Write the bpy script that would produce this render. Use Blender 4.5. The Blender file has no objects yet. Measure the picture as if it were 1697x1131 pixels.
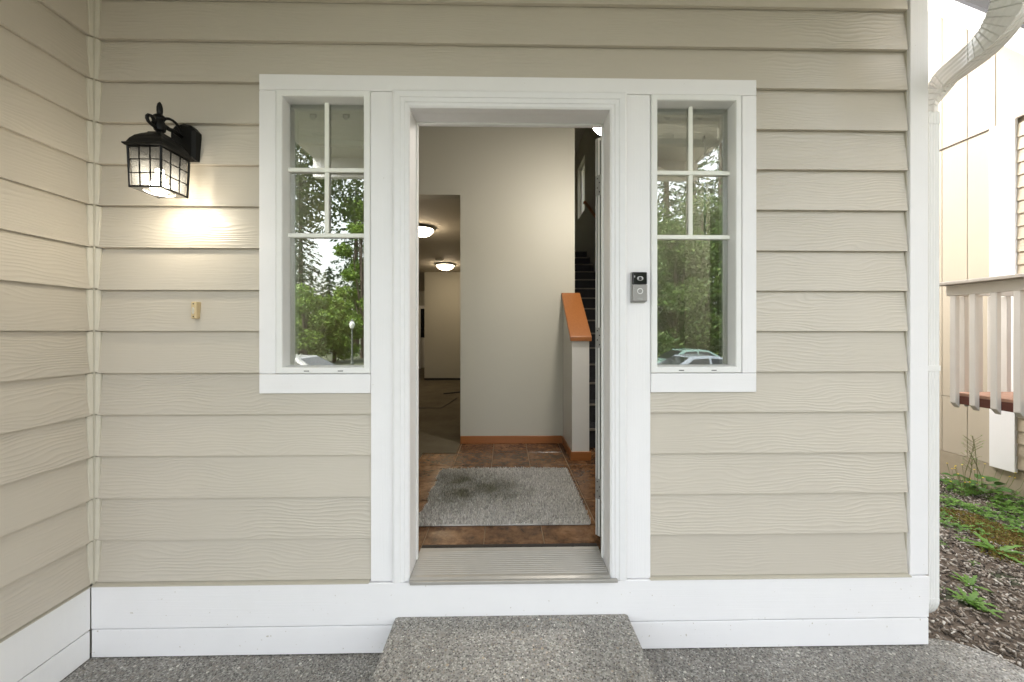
import bpy, bmesh, math, random
import numpy as np
from mathutils import Vector, Matrix

R = math.radians
S = bpy.context.scene
COL = S.collection
rnd = random.Random(7)

# ------------------------------------------------------------------ camera, sky, sun, exposure
F_PX, W_PX, H_PX = 610.0, 1697.0, 1131.0        # focal length in photo pixels
CAM_D, CAM_H, YAW, HORIZON = 1.618, 1.08, 0.018, 550.0
cam_data = bpy.data.cameras.new('camera')
cam = bpy.data.objects.new('camera', cam_data)
COL.objects.link(cam)
cam.location = (0, -CAM_D, CAM_H)
cam.rotation_euler = (R(90), 0, -YAW)
cam_data.sensor_width = 36
cam_data.lens = 36 * F_PX / W_PX
cam_data.shift_y = -(H_PX / 2 - HORIZON) / W_PX
cam_data.clip_start = 0.02
cam_data.clip_end = 600
S.camera = cam

SUN_EL, SUN_AZ = R(50), R(310)                  # azimuth measured clockwise from +y
world = bpy.data.worlds.new('World')
S.world = world
world.use_nodes = True
wn = world.node_tree
wn.nodes.clear()
sky = wn.nodes.new('ShaderNodeTexSky')
sky.sky_type = 'NISHITA'
sky.sun_disc = False
sky.sun_elevation = SUN_EL
sky.sun_rotation = SUN_AZ
sky.dust_density = 4.0
sky.air_density = 1.4
hsv = wn.nodes.new('ShaderNodeHueSaturation')   # overcast: most of the blue is gone
hsv.inputs['Saturation'].default_value = 0.27
bgn = wn.nodes.new('ShaderNodeBackground')
bgn.inputs['Strength'].default_value = 0.15
wo = wn.nodes.new('ShaderNodeOutputWorld')
wn.links.new(sky.outputs[0], hsv.inputs['Color'])
wn.links.new(hsv.outputs[0], bgn.inputs['Color'])
wn.links.new(bgn.outputs[0], wo.inputs['Surface'])

sun_d = bpy.data.lights.new('sun', 'SUN')
sun_d.energy = 0.5
sun_d.angle = R(14)
sun_d.color = (1.0, 0.96, 0.9)
sun = bpy.data.objects.new('sun', sun_d)
COL.objects.link(sun)
sd = Vector((math.sin(SUN_AZ) * math.cos(SUN_EL), math.cos(SUN_AZ) * math.cos(SUN_EL), math.sin(SUN_EL)))
sun.rotation_euler = sd.to_track_quat('Z', 'Y').to_euler()
sun.location = sd * 30

vs = S.view_settings
vs.view_transform = 'Standard'
vs.look = 'None'
vs.gamma = 1.0
vs.use_curve_mapping = False
vs.exposure = 2.74
cy = S.cycles
cy.use_denoising = True
cy.max_bounces = 10
cy.diffuse_bounces = 6
cy.glossy_bounces = 4
cy.transmission_bounces = 6
cy.transparent_max_bounces = 16
cy.sample_clamp_indirect = 6.0
cy.caustics_reflective = False
cy.caustics_refractive = False

LANTERN_E, BOWL_E, HALL_E = 25.0, 30.0, 5.5

# ------------------------------------------------------------------ measuring helpers (photo pixel + real depth -> place)
def ray(px, py):
    a, b = (px - W_PX / 2) / F_PX, (HORIZON - py) / F_PX
    return (math.sin(YAW) + a * math.cos(YAW), math.cos(YAW) - a * math.sin(YAW), b)
def at_y(px, py, Y):
    d = ray(px, py); t = (Y + CAM_D) / d[1]
    return Vector((d[0] * t, Y, CAM_H + d[2] * t))
def X(px, Y=0.0):
    return at_y(px, HORIZON, Y).x
def Z(px, py, Y=0.0):
    return at_y(px, py, Y).z
def at_x(px, py, XX):
    d = ray(px, py); t = XX / d[0]
    return Vector((XX, -CAM_D + d[1] * t, CAM_H + d[2] * t))
def at_z(px, py, ZZ):
    d = ray(px, py); t = (ZZ - CAM_H) / d[2]
    return Vector((d[0] * t, -CAM_D + d[1] * t, ZZ))

# ------------------------------------------------------------------ mesh helpers
class MB:
    def __init__(s):
        s.v, s.f = [], []
    def add(s, vs_, fs):
        o = len(s.v); s.v += [tuple(p) for p in vs_]; s.f += [tuple(i + o for i in q) for q in fs]; return s
    def box(s, x0, x1, y0, y1, z0, z1):
        x0, x1 = min(x0, x1), max(x0, x1); y0, y1 = min(y0, y1), max(y0, y1); z0, z1 = min(z0, z1), max(z0, z1)
        return s.add([(x0,y0,z0),(x1,y0,z0),(x1,y1,z0),(x0,y1,z0),(x0,y0,z1),(x1,y0,z1),(x1,y1,z1),(x0,y1,z1)],
                     [(0,3,2,1),(4,5,6,7),(0,1,5,4),(1,2,6,5),(2,3,7,6),(3,0,4,7)])
    def loft(s, rings, caps=True, closed=True):
        n = len(rings[0]); vs_, fs = [], []
        for r in rings: vs_ += list(r)
        for i in range(len(rings) - 1):
            for j in range(n if closed else n - 1):
                k = (j + 1) % n
                fs.append((i*n + j, i*n + k, (i+1)*n + k, (i+1)*n + j))
        if caps:
            fs.append(tuple(range(n))[::-1]); fs.append(tuple((len(rings)-1)*n + j for j in range(n)))
        return s.add(vs_, fs)
    def tube(s, path, r, n=8, caps=True):
        path = [Vector(p) for p in path]; rings = []
        rr = r if isinstance(r, (list, tuple)) else [r] * len(path)
        up = None
        for i, p in enumerate(path):
            t = (path[min(i+1, len(path)-1)] - path[max(i-1, 0)]).normalized()
            if up is None:
                up = Vector((0,0,1)) if abs(t.z) < .9 else Vector((1,0,0))
            a = t.cross(up).normalized(); b = a.cross(t).normalized(); up = b
            rings.append([p + (a*math.cos(2*math.pi*j/n) + b*math.sin(2*math.pi*j/n)) * rr[i] for j in range(n)])
        return s.loft(rings, caps)
    def lathe(s, prof, c=(0,0,0), n=20, caps=True):
        rings = [[(c[0] + r*math.cos(2*math.pi*j/n), c[1] + r*math.sin(2*math.pi*j/n), c[2] + z) for j in range(n)] for r, z in prof]
        return s.loft(rings, caps)
    def square_rings(s, prof, c, n=4, caps=True):      # square cross-section, half-width r at height z
        rings = [[(c[0]+a*r, c[1]+b*r, c[2]+z) for a, b in ((-1,-1),(1,-1),(1,1),(-1,1))] for r, z in prof]
        return s.loft(rings, caps)
    def disc_screw(s, c, axis, r, h):
        c = Vector(c); q = Vector((0,0,1)).rotation_difference(Vector(axis)).to_matrix()
        rings = [[c + q @ Vector((rr*math.cos(k*math.pi/4), rr*math.sin(k*math.pi/4), hh)) for k in range(8)] for rr, hh in ((r,0),(r*.7,h))]
        return s.loft(rings)
    def build(s, name, mat, parent=None, smooth=False, bevel=0.0, local=False, seg=1):
        off = Vector((0,0,0))
        if parent is not None and not local:
            p = parent
            while p is not None:
                off += p.location; p = p.parent
        me = bpy.data.meshes.new(name)
        vs_ = s.v
        loc = Vector((0,0,0))
        if parent is None and not local:
            a = np.array(vs_); lo, hi = a.min(0), a.max(0)
            loc = Vector(((lo[0]+hi[0])/2, (lo[1]+hi[1])/2, lo[2])); off = loc
        me.from_pydata([(p[0]-off.x, p[1]-off.y, p[2]-off.z) for p in vs_], [], s.f)
        bm = bmesh.new(); bm.from_mesh(me); bmesh.ops.recalc_face_normals(bm, faces=bm.faces); bm.to_mesh(me); bm.free()
        if smooth:
            me.polygons.foreach_set('use_smooth', [True]*len(me.polygons))
        if mat: me.materials.append(mat)
        o = bpy.data.objects.new(name, me); COL.objects.link(o)
        o.location = loc
        if parent is not None: o.parent = parent
        if bevel:
            m = o.modifiers.new('bevel', 'BEVEL'); m.width = bevel; m.segments = seg; m.limit_method = 'ANGLE'; m.angle_limit = R(35)
        if smooth and bevel == 0:
            try:
                me.set_sharp_from_angle(angle=R(40))
            except Exception:
                pass
        return o

def tag(o, label=None, cat=None, group=None, kind=None):
    if label: o['label'] = label
    if cat: o['category'] = cat
    if group: o['group'] = group
    if kind: o['kind'] = kind
    return o
def empty(name, loc, rz=0.0):
    o = bpy.data.objects.new(name, None); COL.objects.link(o)
    o.location = loc; o.rotation_euler = (0, 0, rz); o.empty_display_size = .1
    return o
def copy_to(o, loc, parent=None, rz=0.0, scale=1.0):
    c = o.copy(); COL.objects.link(c); c.location = loc; c.rotation_euler = (0, 0, rz); c.scale = (scale,)*3
    if parent is not None: c.parent = parent
    return c
def kids(o): return [c for c in list(bpy.data.objects) if c.parent == o]
def copy_tree(o, parent=None):
    c = o.copy(); COL.objects.link(c)
    if parent is not None: c.parent = parent
    for ch in kids(o): copy_tree(ch, c)
    return c
def fast_mesh(name, verts, faces_n, mat, parent=None, smooth=False):
    """verts (N*faces_n,3) numpy, every faces_n consecutive vertices one face"""
    verts = np.asarray(verts, dtype=np.float32).reshape(-1, 3)
    if parent is not None:
        p = parent
        while p is not None:
            verts = verts - np.array(p.location, dtype=np.float32); p = p.parent
    me = bpy.data.meshes.new(name); n = len(verts); m = n // faces_n
    me.vertices.add(n); me.vertices.foreach_set('co', verts.ravel())
    me.loops.add(n); me.loops.foreach_set('vertex_index', np.arange(n, dtype=np.int32))
    me.polygons.add(m); me.polygons.foreach_set('loop_start', np.arange(0, n, faces_n, dtype=np.int32))
    me.update(calc_edges=True); me.validate()
    me.materials.append(mat)
    o = bpy.data.objects.new(name, me); COL.objects.link(o)
    if parent is not None: o.parent = parent
    return o

# ------------------------------------------------------------------ materials
class NT:
    def __init__(s, name):
        s.m = bpy.data.materials.new(name); s.m.use_nodes = True
        s.t = s.m.node_tree; s.t.nodes.clear()
        s.out = s.n('ShaderNodeOutputMaterial')
    def n(s, kind, **kw):
        q = s.t.nodes.new(kind)
        for k, v in kw.items():
            if k in q.inputs: s.set(q.inputs[k], v)
            elif hasattr(q, k): setattr(q, k, v)
            else: s.set(q.inputs[k.replace('_', ' ')], v)
        return q
    def set(s, inp, v):
        if isinstance(v, bpy.types.NodeSocket): s.t.links.new(v, inp)
        elif isinstance(v, tuple) and len(v) == 3 and inp.type == 'RGBA': inp.default_value = (*v, 1)
        else: inp.default_value = v
    def math(s, op, a, b=0.0, c=None):
        q = s.n('ShaderNodeMath', operation=op); s.set(q.inputs[0], a); s.set(q.inputs[1], b)
        if c is not None: s.set(q.inputs[2], c)
        return q.outputs[0]
    def mix(s, f, a, b, blend='MIX'):
        q = s.n('ShaderNodeMix', data_type='RGBA', blend_type=blend)
        s.set(q.inputs[0], f); s.set(q.inputs[6], a); s.set(q.inputs[7], b); return q.outputs[2]
    def ramp(s, f, stops, interp='LINEAR'):
        q = s.n('ShaderNodeValToRGB'); q.color_ramp.interpolation = interp
        e = q.color_ramp.elements
        while len(e) < len(stops): e.new(.5)
        for el, (p, c) in zip(e, stops):
            el.position = p; el.color = (*c, 1) if len(c) == 3 else c
        s.set(q.inputs[0], f); return q.outputs[0]
    def coords(s, scale=(1,1,1), jitter=0.0):
        tc = s.n('ShaderNodeTexCoord'); v = tc.outputs['Object']
        if jitter:
            oi = s.n('ShaderNodeObjectInfo')
            cb = s.n('ShaderNodeCombineXYZ')
            s.set(cb.inputs[0], s.math('MULTIPLY', oi.outputs['Random'], jitter))
            s.set(cb.inputs[1], s.math('MULTIPLY', oi.outputs['Random'], jitter * 1.7))
            s.set(cb.inputs[2], s.math('MULTIPLY', oi.outputs['Random'], jitter * 2.3))
            va = s.n('ShaderNodeVectorMath', operation='ADD'); s.set(va.inputs[0], v); s.set(va.inputs[1], cb.outputs[0]); v = va.outputs[0]
        mp = s.n('ShaderNodeMapping'); s.set(mp.inputs['Vector'], v); mp.inputs['Scale'].default_value = scale
        return mp.outputs[0]
    def noise(s, vec, scale, detail=3, rough=.55, dist=0.0):
        q = s.n('ShaderNodeTexNoise'); s.set(q.inputs['Vector'], vec); q.inputs['Scale'].default_value = scale
        q.inputs['Detail'].default_value = detail; q.inputs['Roughness'].default_value = rough; q.inputs['Distortion'].default_value = dist
        return q.outputs[0]
    def voro(s, vec, scale, feature='F1'):
        q = s.n('ShaderNodeTexVoronoi', feature=feature); s.set(q.inputs['Vector'], vec); q.inputs['Scale'].default_value = scale
        return q
    def bump(s, h, strength=.5, dist=.002, prev=None):
        q = s.n('ShaderNodeBump'); s.set(q.inputs['Height'], h); q.inputs['Strength'].default_value = strength; q.inputs['Distance'].default_value = dist
        if prev is not None: s.set(q.inputs['Normal'], prev)
        return q.outputs[0]
    def bsdf(s, col, rough=.5, normal=None, metal=0.0, spec=.5, **kw):
        q = s.n('ShaderNodeBsdfPrincipled')
        s.set(q.inputs['Base Color'], col); s.set(q.inputs['Roughness'], rough); q.inputs['Metallic'].default_value = metal
        q.inputs['Specular IOR Level'].default_value = spec
        if normal is not None: s.set(q.inputs['Normal'], normal)
        for k, v in kw.items(): s.set(q.inputs[k.replace('_', ' ')], v)
        s.t.links.new(q.outputs[0], s.out.inputs[0]); return q

def m_plain(name, col, rough=.5, metal=0.0, var=.06, scale=30, bump=.0, spec=.5):
    t = NT(name); v = t.coords(); nz = t.noise(v, scale, 4)
    c = t.mix(nz, tuple(x*(1-var) for x in col), tuple(min(1, x*(1+var)) for x in col))
    nm = t.bump(t.noise(v, scale*6, 3), bump, .001) if bump else None
    t.bsdf(c, t.math('MULTIPLY_ADD', nz, .12, rough-.06), nm, metal, spec); return t.m

def m_siding(name, col, along='x', strength=.55):
    t = NT(name)
    sc = (.9, 3, 1) if along == 'x' else (3, .9, 1)
    v = t.coords(sc, jitter=37.0)
    low = t.noise(v, 1.6, 2, .5)
    ax = 1 if along == 'y' else 0
    wsc = [0.0, 0.0, 7.5]; wsc[ax] = 2.8
    warp = t.noise(t.coords(tuple(wsc), jitter=23.0), 1.0, 2, .45)
    sep = t.n('ShaderNodeSeparateXYZ'); t.set(sep.inputs[0], v)
    ph = t.math('ADD', t.math('MULTIPLY', sep.outputs[2], 430.0), t.math('MULTIPLY', warp, 50.0))
    rings = t.math('SINE', ph)
    rings = t.math('POWER', t.math('MULTIPLY_ADD', rings, .5, .5), 2.0)
    fine_v = t.coords((2.0, 2.0, 150), jitter=19.0)
    fine = t.noise(fine_v, 1.0, 3, .6)
    amt = t.ramp(low, [(.38, (.1,.1,.1)), (.62, (1,1,1))])
    h = t.math('ADD', t.math('MULTIPLY', rings, amt), t.math('MULTIPLY', fine, .8))
    nm = t.bump(h, strength, .0022)
    big = t.noise(t.coords((1,1,1), jitter=11.0), 2.2, 3)
    oi = t.n('ShaderNodeObjectInfo')
    k = t.math('MULTIPLY_ADD', oi.outputs['Random'], .07, -.035)
    c = t.mix(big, tuple(x*.95 for x in col), tuple(x*1.05 for x in col))
    hs = t.n('ShaderNodeHueSaturation'); t.set(hs.inputs['Color'], c); t.set(hs.inputs['Value'], t.math('ADD', k, 1.0))
    t.bsdf(hs.outputs[0], t.math('MULTIPLY_ADD', fine, .15, .27), nm); return t.m

def m_trim(name, col=(.83,.82,.825), vert=True, rough=.45, chips=.77):
    t = NT(name)
    v = t.coords((60, 60, 1.2) if vert else (1.2, 60, 60), jitter=13.0)
    g = t.noise(v, 3.0, 4, .6)
    d = t.noise(t.coords((1,1,1), jitter=7.0), 5, 5, .6)
    spots = t.ramp(t.noise(t.coords((1,1,1), jitter=5.0), 70, 2, .5), [(chips, (1,1,1)), (chips+.04, (.66,.62,.54))])
    c = t.mix(1.0, t.mix(d, tuple(x*.955 for x in col), tuple(min(.86, x*1.03) for x in col)), spots, 'MULTIPLY')
    nm = t.bump(g, .32, .0022)
    nm = t.bump(t.noise(t.coords((1,1,1), jitter=3.0), 160, 3), .18, .001, nm)
    t.bsdf(c, rough, nm); return t.m

def m_glass(name, base=.15, tint=(.86,.90,.84)):
    t = NT(name)
    lw = t.n('ShaderNodeLayerWeight'); lw.inputs['Blend'].default_value = .5
    p = t.math('POWER', lw.outputs['Facing'], 4.0)
    f = t.math('MULTIPLY_ADD', p, 1 - base, base)
    tr = t.n('ShaderNodeBsdfTransparent'); t.set(tr.inputs[0], tint)
    gl = t.n('ShaderNodeBsdfGlossy'); gl.inputs['Roughness'].default_value = .0
    t.set(gl.inputs[0], (.95,.97,.93))
    wob = t.bump(t.noise(t.coords((1,1,1), jitter=4.0), 2.5, 1), .012, .01)
    t.set(gl.inputs['Normal'], wob)
    mx = t.n('ShaderNodeMixShader'); t.set(mx.inputs[0], f)
    t.t.links.new(tr.outputs[0], mx.inputs[1]); t.t.links.new(gl.outputs[0], mx.inputs[2])
    t.t.links.new(mx.outputs[0], t.out.inputs[0]); return t.m

def m_emit(name, col, e):
    t = NT(name); q = t.n('ShaderNodeEmission'); t.set(q.inputs[0], col); q.inputs[1].default_value = e
    t.t.links.new(q.outputs[0], t.out.inputs[0]); return t.m

def m_frost(name, col=(.9,.9,.86), fac=.35):
    t = NT(name)
    d = t.n('ShaderNodeBsdfTranslucent'); t.set(d.inputs[0], col)
    df = t.n('ShaderNodeBsdfDiffuse'); t.set(df.inputs[0], col)
    tr = t.n('ShaderNodeBsdfTransparent')
    nz = t.noise(t.coords(), 40, 4, .6)
    m1 = t.n('ShaderNodeMixShader'); m1.inputs[0].default_value = .35
    t.t.links.new(d.outputs[0], m1.inputs[1]); t.t.links.new(df.outputs[0], m1.inputs[2])
    m2 = t.n('ShaderNodeMixShader'); t.set(m2.inputs[0], t.math('MULTIPLY_ADD', nz, .3, fac-.15))
    t.t.links.new(m1.outputs[0], m2.inputs[1]); t.t.links.new(tr.outputs[0], m2.inputs[2])
    t.t.links.new(m2.outputs[0], t.out.inputs[0]); return t.m

def m_aggregate(name, dark=1.0):
    t = NT(name); v = t.coords()
    v1 = t.voro(v, 165); v2 = t.voro(v, 90)
    sep = t.n('ShaderNodeSeparateColor'); t.set(sep.inputs[0], v1.outputs['Color'])
    peb = t.ramp(sep.outputs[0], [(0, (.05,.045,.04)), (.22, (.13,.125,.115)), (.45, (.24,.23,.215)), (.62, (.19,.165,.14)), (.8, (.34,.33,.31)), (.93, (.42,.41,.385)), (1, (.70,.68,.65))], 'CONSTANT')
    mort = t.ramp(v1.outputs['Distance'], [(.30, (0,0,0)), (.55, (1,1,1))])
    big = t.noise(v, 2.3, 5, .6)
    v3 = t.voro(v, 62); sp3 = t.n('ShaderNodeSeparateColor'); t.set(sp3.inputs[0], v3.outputs['Color'])
    pick = t.math('MULTIPLY', t.math('GREATER_THAN', sp3.outputs[0], .84), t.math('LESS_THAN', v3.outputs['Distance'], t.math('MULTIPLY_ADD', sp3.outputs[1], .25, .12)))
    peb = t.mix(pick, peb, t.ramp(sp3.outputs[2], [(0, (.10,.09,.08)), (.3, (.30,.25,.19)), (.6, (.50,.48,.45)), (1, (.72,.71,.68))]))
    stain = t.ramp(t.noise(v, .9, 4, .6, .8), [(.42, (1,1,1)), (.62, (.80,.79,.76))])
    peb = t.mix(1.0, peb, stain, 'MULTIPLY')
    c = t.mix(t.math('MULTIPLY', t.math('MULTIPLY', mort, .65), t.math('SUBTRACT', 1.0, pick)), peb, (.215,.21,.20))
    c = t.mix(1.0, c, t.ramp(big, [(.3, (.72*dark,.72*dark,.70*dark)), (.7, (1.05*dark,1.05*dark,1.03*dark))]), 'MULTIPLY')
    h = t.math('SUBTRACT', 1.0, v1.outputs['Distance'])
    h = t.math('ADD', h, t.math('MULTIPLY', t.math('SUBTRACT', 1.0, v2.outputs['Distance']), .5))
    nm = t.bump(h, .9, .004)
    t.bsdf(c, .75, nm); return t.m

def m_leaf(name, c0, c1, rough=.5, trans=.35):
    t = NT(name); g = t.n('ShaderNodeNewGeometry')
    c = t.mix(g.outputs['Random Per Island'], c0, c1)
    p = t.n('ShaderNodeBsdfPrincipled'); t.set(p.inputs['Base Color'], c); p.inputs['Roughness'].default_value = rough
    tl = t.n('ShaderNodeBsdfTranslucent'); t.set(tl.inputs[0], c)
    mx = t.n('ShaderNodeMixShader'); mx.inputs[0].default_value = trans
    t.t.links.new(p.outputs[0], mx.inputs[1]); t.t.links.new(tl.outputs[0], mx.inputs[2])
    t.t.links.new(mx.outputs[0], t.out.inputs[0]); return t.m

def m_island(name, stops, rough=.8):
    t = NT(name); g = t.n('ShaderNodeNewGeometry')
    c = t.ramp(g.outputs['Random Per Island'], stops, 'LINEAR')
    t.bsdf(c, rough); return t.m

def m_wood(name, c0, c1, along='y', rough=.35):
    t = NT(name)
    sc = {'x': (2, 40, 40), 'y': (40, 2, 40), 'z': (40, 40, 2)}[along]
    g = t.noise(t.coords(sc, jitter=9), 2.0, 4, .6, .4)
    t.bsdf(t.mix(g, c0, c1), rough, t.bump(g, .1, .001)); return t.m

def m_tile(name):
    t = NT(name); v = t.coords((1,1,1), jitter=21.0)
    a = t.noise(v, 7, 6, .65, .6); b = t.noise(v, 30, 5, .7)
    c = t.ramp(a, [(.30, (.028,.013,.007)), (.45, (.09,.042,.019)), (.58, (.20,.098,.043)), (.75, (.36,.22,.12))])
    c = t.mix(.35, c, t.ramp(b, [(.38, (.03,.014,.007)), (.65, (.30,.165,.08))]))
    t.bsdf(c, t.math('MULTIPLY_ADD', b, .25, .10), t.bump(b, .2, .0015)); return t.m

def m_carpet(name, c0, c1, scale=5):
    t = NT(name); v = t.coords()
    a = t.noise(v, scale, 5, .65); b = t.noise(v, 260, 3, .7)
    c = t.mix(t.ramp(a, [(.35, (0,0,0)), (.65, (1,1,1))]), c0, c1)
    c = t.mix(.5, c, t.mix(b, tuple(x*.35 for x in c0), tuple(min(1,x*1.7) for x in c1)))
    t.bsdf(c, .95, t.bump(b, 1.0, .008), spec=.1); return t.m

SID = (.535, .490, .418)
M = {}
M['siding'] = m_siding('siding_paint', SID, 'x', .46)
M['siding_side'] = m_siding('siding_paint_side', SID, 'y', .46)
M['putty'] = m_plain('putty_trim_paint', (.50,.468,.385), .5, bump=.2)
M['caulk'] = m_plain('caulk', (.56,.525,.44), .4, bump=.3)
M['trim_v'] = m_trim('white_trim_vertical', vert=True)
M['trim_h'] = m_trim('white_trim_horizontal', vert=False)
M['skirt'] = m_trim('scuffed_white_skirt', vert=False, chips=.725)
M['vinyl'] = m_plain('white_vinyl', (.80,.80,.785), .35, var=.02)
M['muntin'] = m_plain('muntin_vinyl', (.84,.84,.77), .35, var=.02)
M['jamb'] = m_plain('painted_jamb', (.79,.785,.79), .42, var=.03, bump=.08)
M['glass'] = m_glass('window_glass', .29, (.74,.75,.72))
M['clear'] = m_glass('clear_glass', .06, (.92,.94,.92))
M['black_metal'] = m_plain('black_metal', (.005,.005,.0045), .42, var=.3, bump=.1, spec=.2)
M['frost'] = m_frost('seeded_glass', (.08,.08,.078), .54)
M['bulb'] = m_emit('lit_bulb', (1.0,.90,.72), LANTERN_E)
M['bowl'] = m_emit('lit_bowl', (1.0,.93,.84), BOWL_E)
M['bowl_hall'] = m_emit('lit_bowl_hallway', (1.0,.80,.55), HALL_E)
M['porch'] = m_aggregate('exposed_aggregate', 1.4)
M['step'] = m_aggregate('exposed_aggregate_step', 1.6)
M['sill'] = m_plain('worn_sill_metal', (.40,.385,.355), .42, .35, var=.12, scale=14, bump=.1)
M['dark_rubber'] = m_plain('dark_rubber', (.02,.016,.014), .6, var=.3)
M['drywall'] = m_plain('wall_paint', (.50,.485,.415), .6, var=.02, scale=4, bump=.12)
M['half_wall'] = m_plain('half_wall_paint', (.66,.65,.62), .55, var=.02, scale=4, bump=.1)
M['ceiling'] = m_plain('ceiling_paint', (.56,.52,.45), .8, var=.02, scale=4, bump=.2)
M['oak'] = m_wood('stained_oak', (.25,.085,.020), (.37,.14,.040), 'y')
M['oak_x'] = m_wood('stained_oak_x', (.25,.085,.020), (.37,.14,.040), 'x')
M['tile'] = m_tile('slate_tile')
M['grout'] = m_plain('grout', (.25,.17,.10), .85, var=.15)
M['carpet'] = m_carpet('tan_carpet', (.105,.088,.058), (.19,.165,.118), 3)
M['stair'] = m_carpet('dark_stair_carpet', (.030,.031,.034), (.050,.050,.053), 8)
M['nose'] = m_carpet('pale_stair_nose', (.16,.15,.13), (.22,.20,.17), 20)  # nosings get a paler carpet colour than the treads
M['steel'] = m_plain('satin_steel', (.40,.40,.39), .40, .5, var=.06)
M['dark'] = m_plain('dark_hole', (.015,.015,.015), .6)
M['door'] = m_plain('door_paint', (.82,.82,.80), .4, var=.03)
M['bell_black'] = m_plain('gloss_black', (.01,.01,.012), .12, var=.1)
M['bell_grey'] = m_plain('satin_nickel', (.30,.29,.275), .35, .3, var=.03)
M['cream_plastic'] = m_plain('aged_cream_plastic', (.60,.47,.27), .4, var=.05)
M['pipe'] = m_plain('pipe_enamel', (.80,.795,.775), .35, var=.04, scale=12)
M['blind'] = m_plain('blind_white', (.82,.81,.77), .5, var=.03)
M['soffit'] = m_plain('soffit_paint', (.74,.72,.68), .6, var=.03, bump=.1)
M['n_panel'] = m_trim('neighbour_panel_paint', (.43,.375,.29), True, .6)
M['n_lap'] = m_siding('neighbour_lap_paint', (.42,.365,.28), 'y', .3)
M['n_white'] = m_trim('neighbour_white_trim', (.80,.80,.80), True)
M['n_found'] = m_plain('foundation_concrete', (.33,.28,.20), .85, var=.2, scale=12, bump=.5)
M['rail'] = m_trim('weathered_rail_paint', (.60,.575,.53), True, .6)
M['rail_h'] = m_plain('weathered_rail_cap', (.46,.42,.37), .7, var=.2, scale=30, bump=.3)
M['redwood'] = m_wood('red_deck_stain', (.10,.035,.025), (.17,.06,.045), 'y', .7)
M['deckboard'] = m_wood('deck_board', (.36,.20,.14), (.46,.28,.20), 'y', .7)
M['mulch'] = m_plain('mulch_soil', (.13,.10,.075), .95, var=.5, scale=40, bump=1.0)
M['chips'] = m_island('bark_chips', [(0,(.03,.025,.02)), (.3,(.13,.10,.075)), (.55,(.26,.215,.17)), (.8,(.38,.335,.28)), (1,(.58,.54,.48))])
M['moss'] = m_island('moss_tufts', [(0,(.10,.06,.015)), (.4,(.22,.13,.03)), (.75,(.20,.17,.03)), (1,(.16,.24,.04))])
M['weed'] = m_leaf('weed_leaf', (.085,.19,.03), (.21,.38,.07), .5, .35)
M['weed_dark'] = m_leaf('weed_leaf_dark', (.04,.11,.02), (.08,.18,.03), .45, .25)
M['stem'] = m_plain('weed_stem', (.16,.17,.06), .7)
M['flower'] = m_plain('yellow_petal', (.75,.55,.03), .5)
M['grass'] = m_plain('lawn', (.075,.085,.045), .9, var=.4, scale=9, bump=1.0)
M['asphalt'] = m_plain('asphalt', (.05,.05,.052), .85, var=.2, scale=60, bump=.5)
M['concrete'] = m_plain('concrete', (.36,.35,.33), .8, var=.1, scale=12, bump=.3)
M['bark'] = m_plain('bark', (.08,.06,.045), .9, var=.4, scale=14, bump=1.0)
M['leaf_maple'] = m_leaf('maple_leaf', (.085,.165,.018), (.20,.30,.04))
M['leaf_dark'] = m_leaf('conifer_needles', (.020,.046,.013), (.052,.095,.026), .6, .15)
M['leaf_mid'] = m_leaf('mid_leaf', (.035,.080,.012), (.10,.16,.028))
M['car_silver'] = m_plain('silver_car_paint', (.26,.29,.33), .18, .3, var=.02)
M['car_green'] = m_plain('pale_green_car_paint', (.18,.27,.24), .18, .3, var=.02)
M['car_white'] = m_plain('white_car_paint', (.5,.5,.5), .2, var=.02)
M['car_glass'] = m_plain('car_window', (.012,.014,.016), .06, var=.1)
M['tyre'] = m_plain('tyre', (.02,.02,.02), .85)
M['globe'] = m_plain('lamp_globe', (.75,.75,.72), .3)
M['lamp_green'] = m_plain('lamp_post_paint', (.10,.11,.10), .5)
M['rug'] = None

# ------------------------------------------------------------------ key dimensions
PORCH_Z, STEP_Z, SKIRT_T = -.30, -.139, .004
PITCH, Z0 = .1775, .0175
T = -.0290                                        # face of the flat white trim
XL = X(157, 0.0)                                 # side wall plane (its face looks to +x)
XR = X(1539, T)                                  # outer corner of the house
CEIL = 2.86
SWE = -1.0                                        # the side wall ends here, towards the viewer
zz = lambda a, b, c, d, Y: .5 * (Z(a, b, Y) + Z(c, d, Y))
HEAD_T = zz(429, 122, 1253, 133, T)
HEAD_B = zz(429, 150.5, 1253, 157.5, T)
APR_T = zz(430, 621, 1253, 618, T)
APR_B = zz(430, 653.5, 1253, 649.5, T)
LX0, LX1 = X(429, T), X(614, T)                  # left window trim extents
RX0, RX1 = X(1078.5, T), X(1254, T)
LC, RC = X(457.5, T), X(1230, T)
DXL, DXR = -.411, .4545                          # clear door opening
DZT = 2.044
BM_L, BM_R = X(653, T), X(1040, T)
CB0 = X(1508.5, T)                               # corner board inner edge

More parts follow.
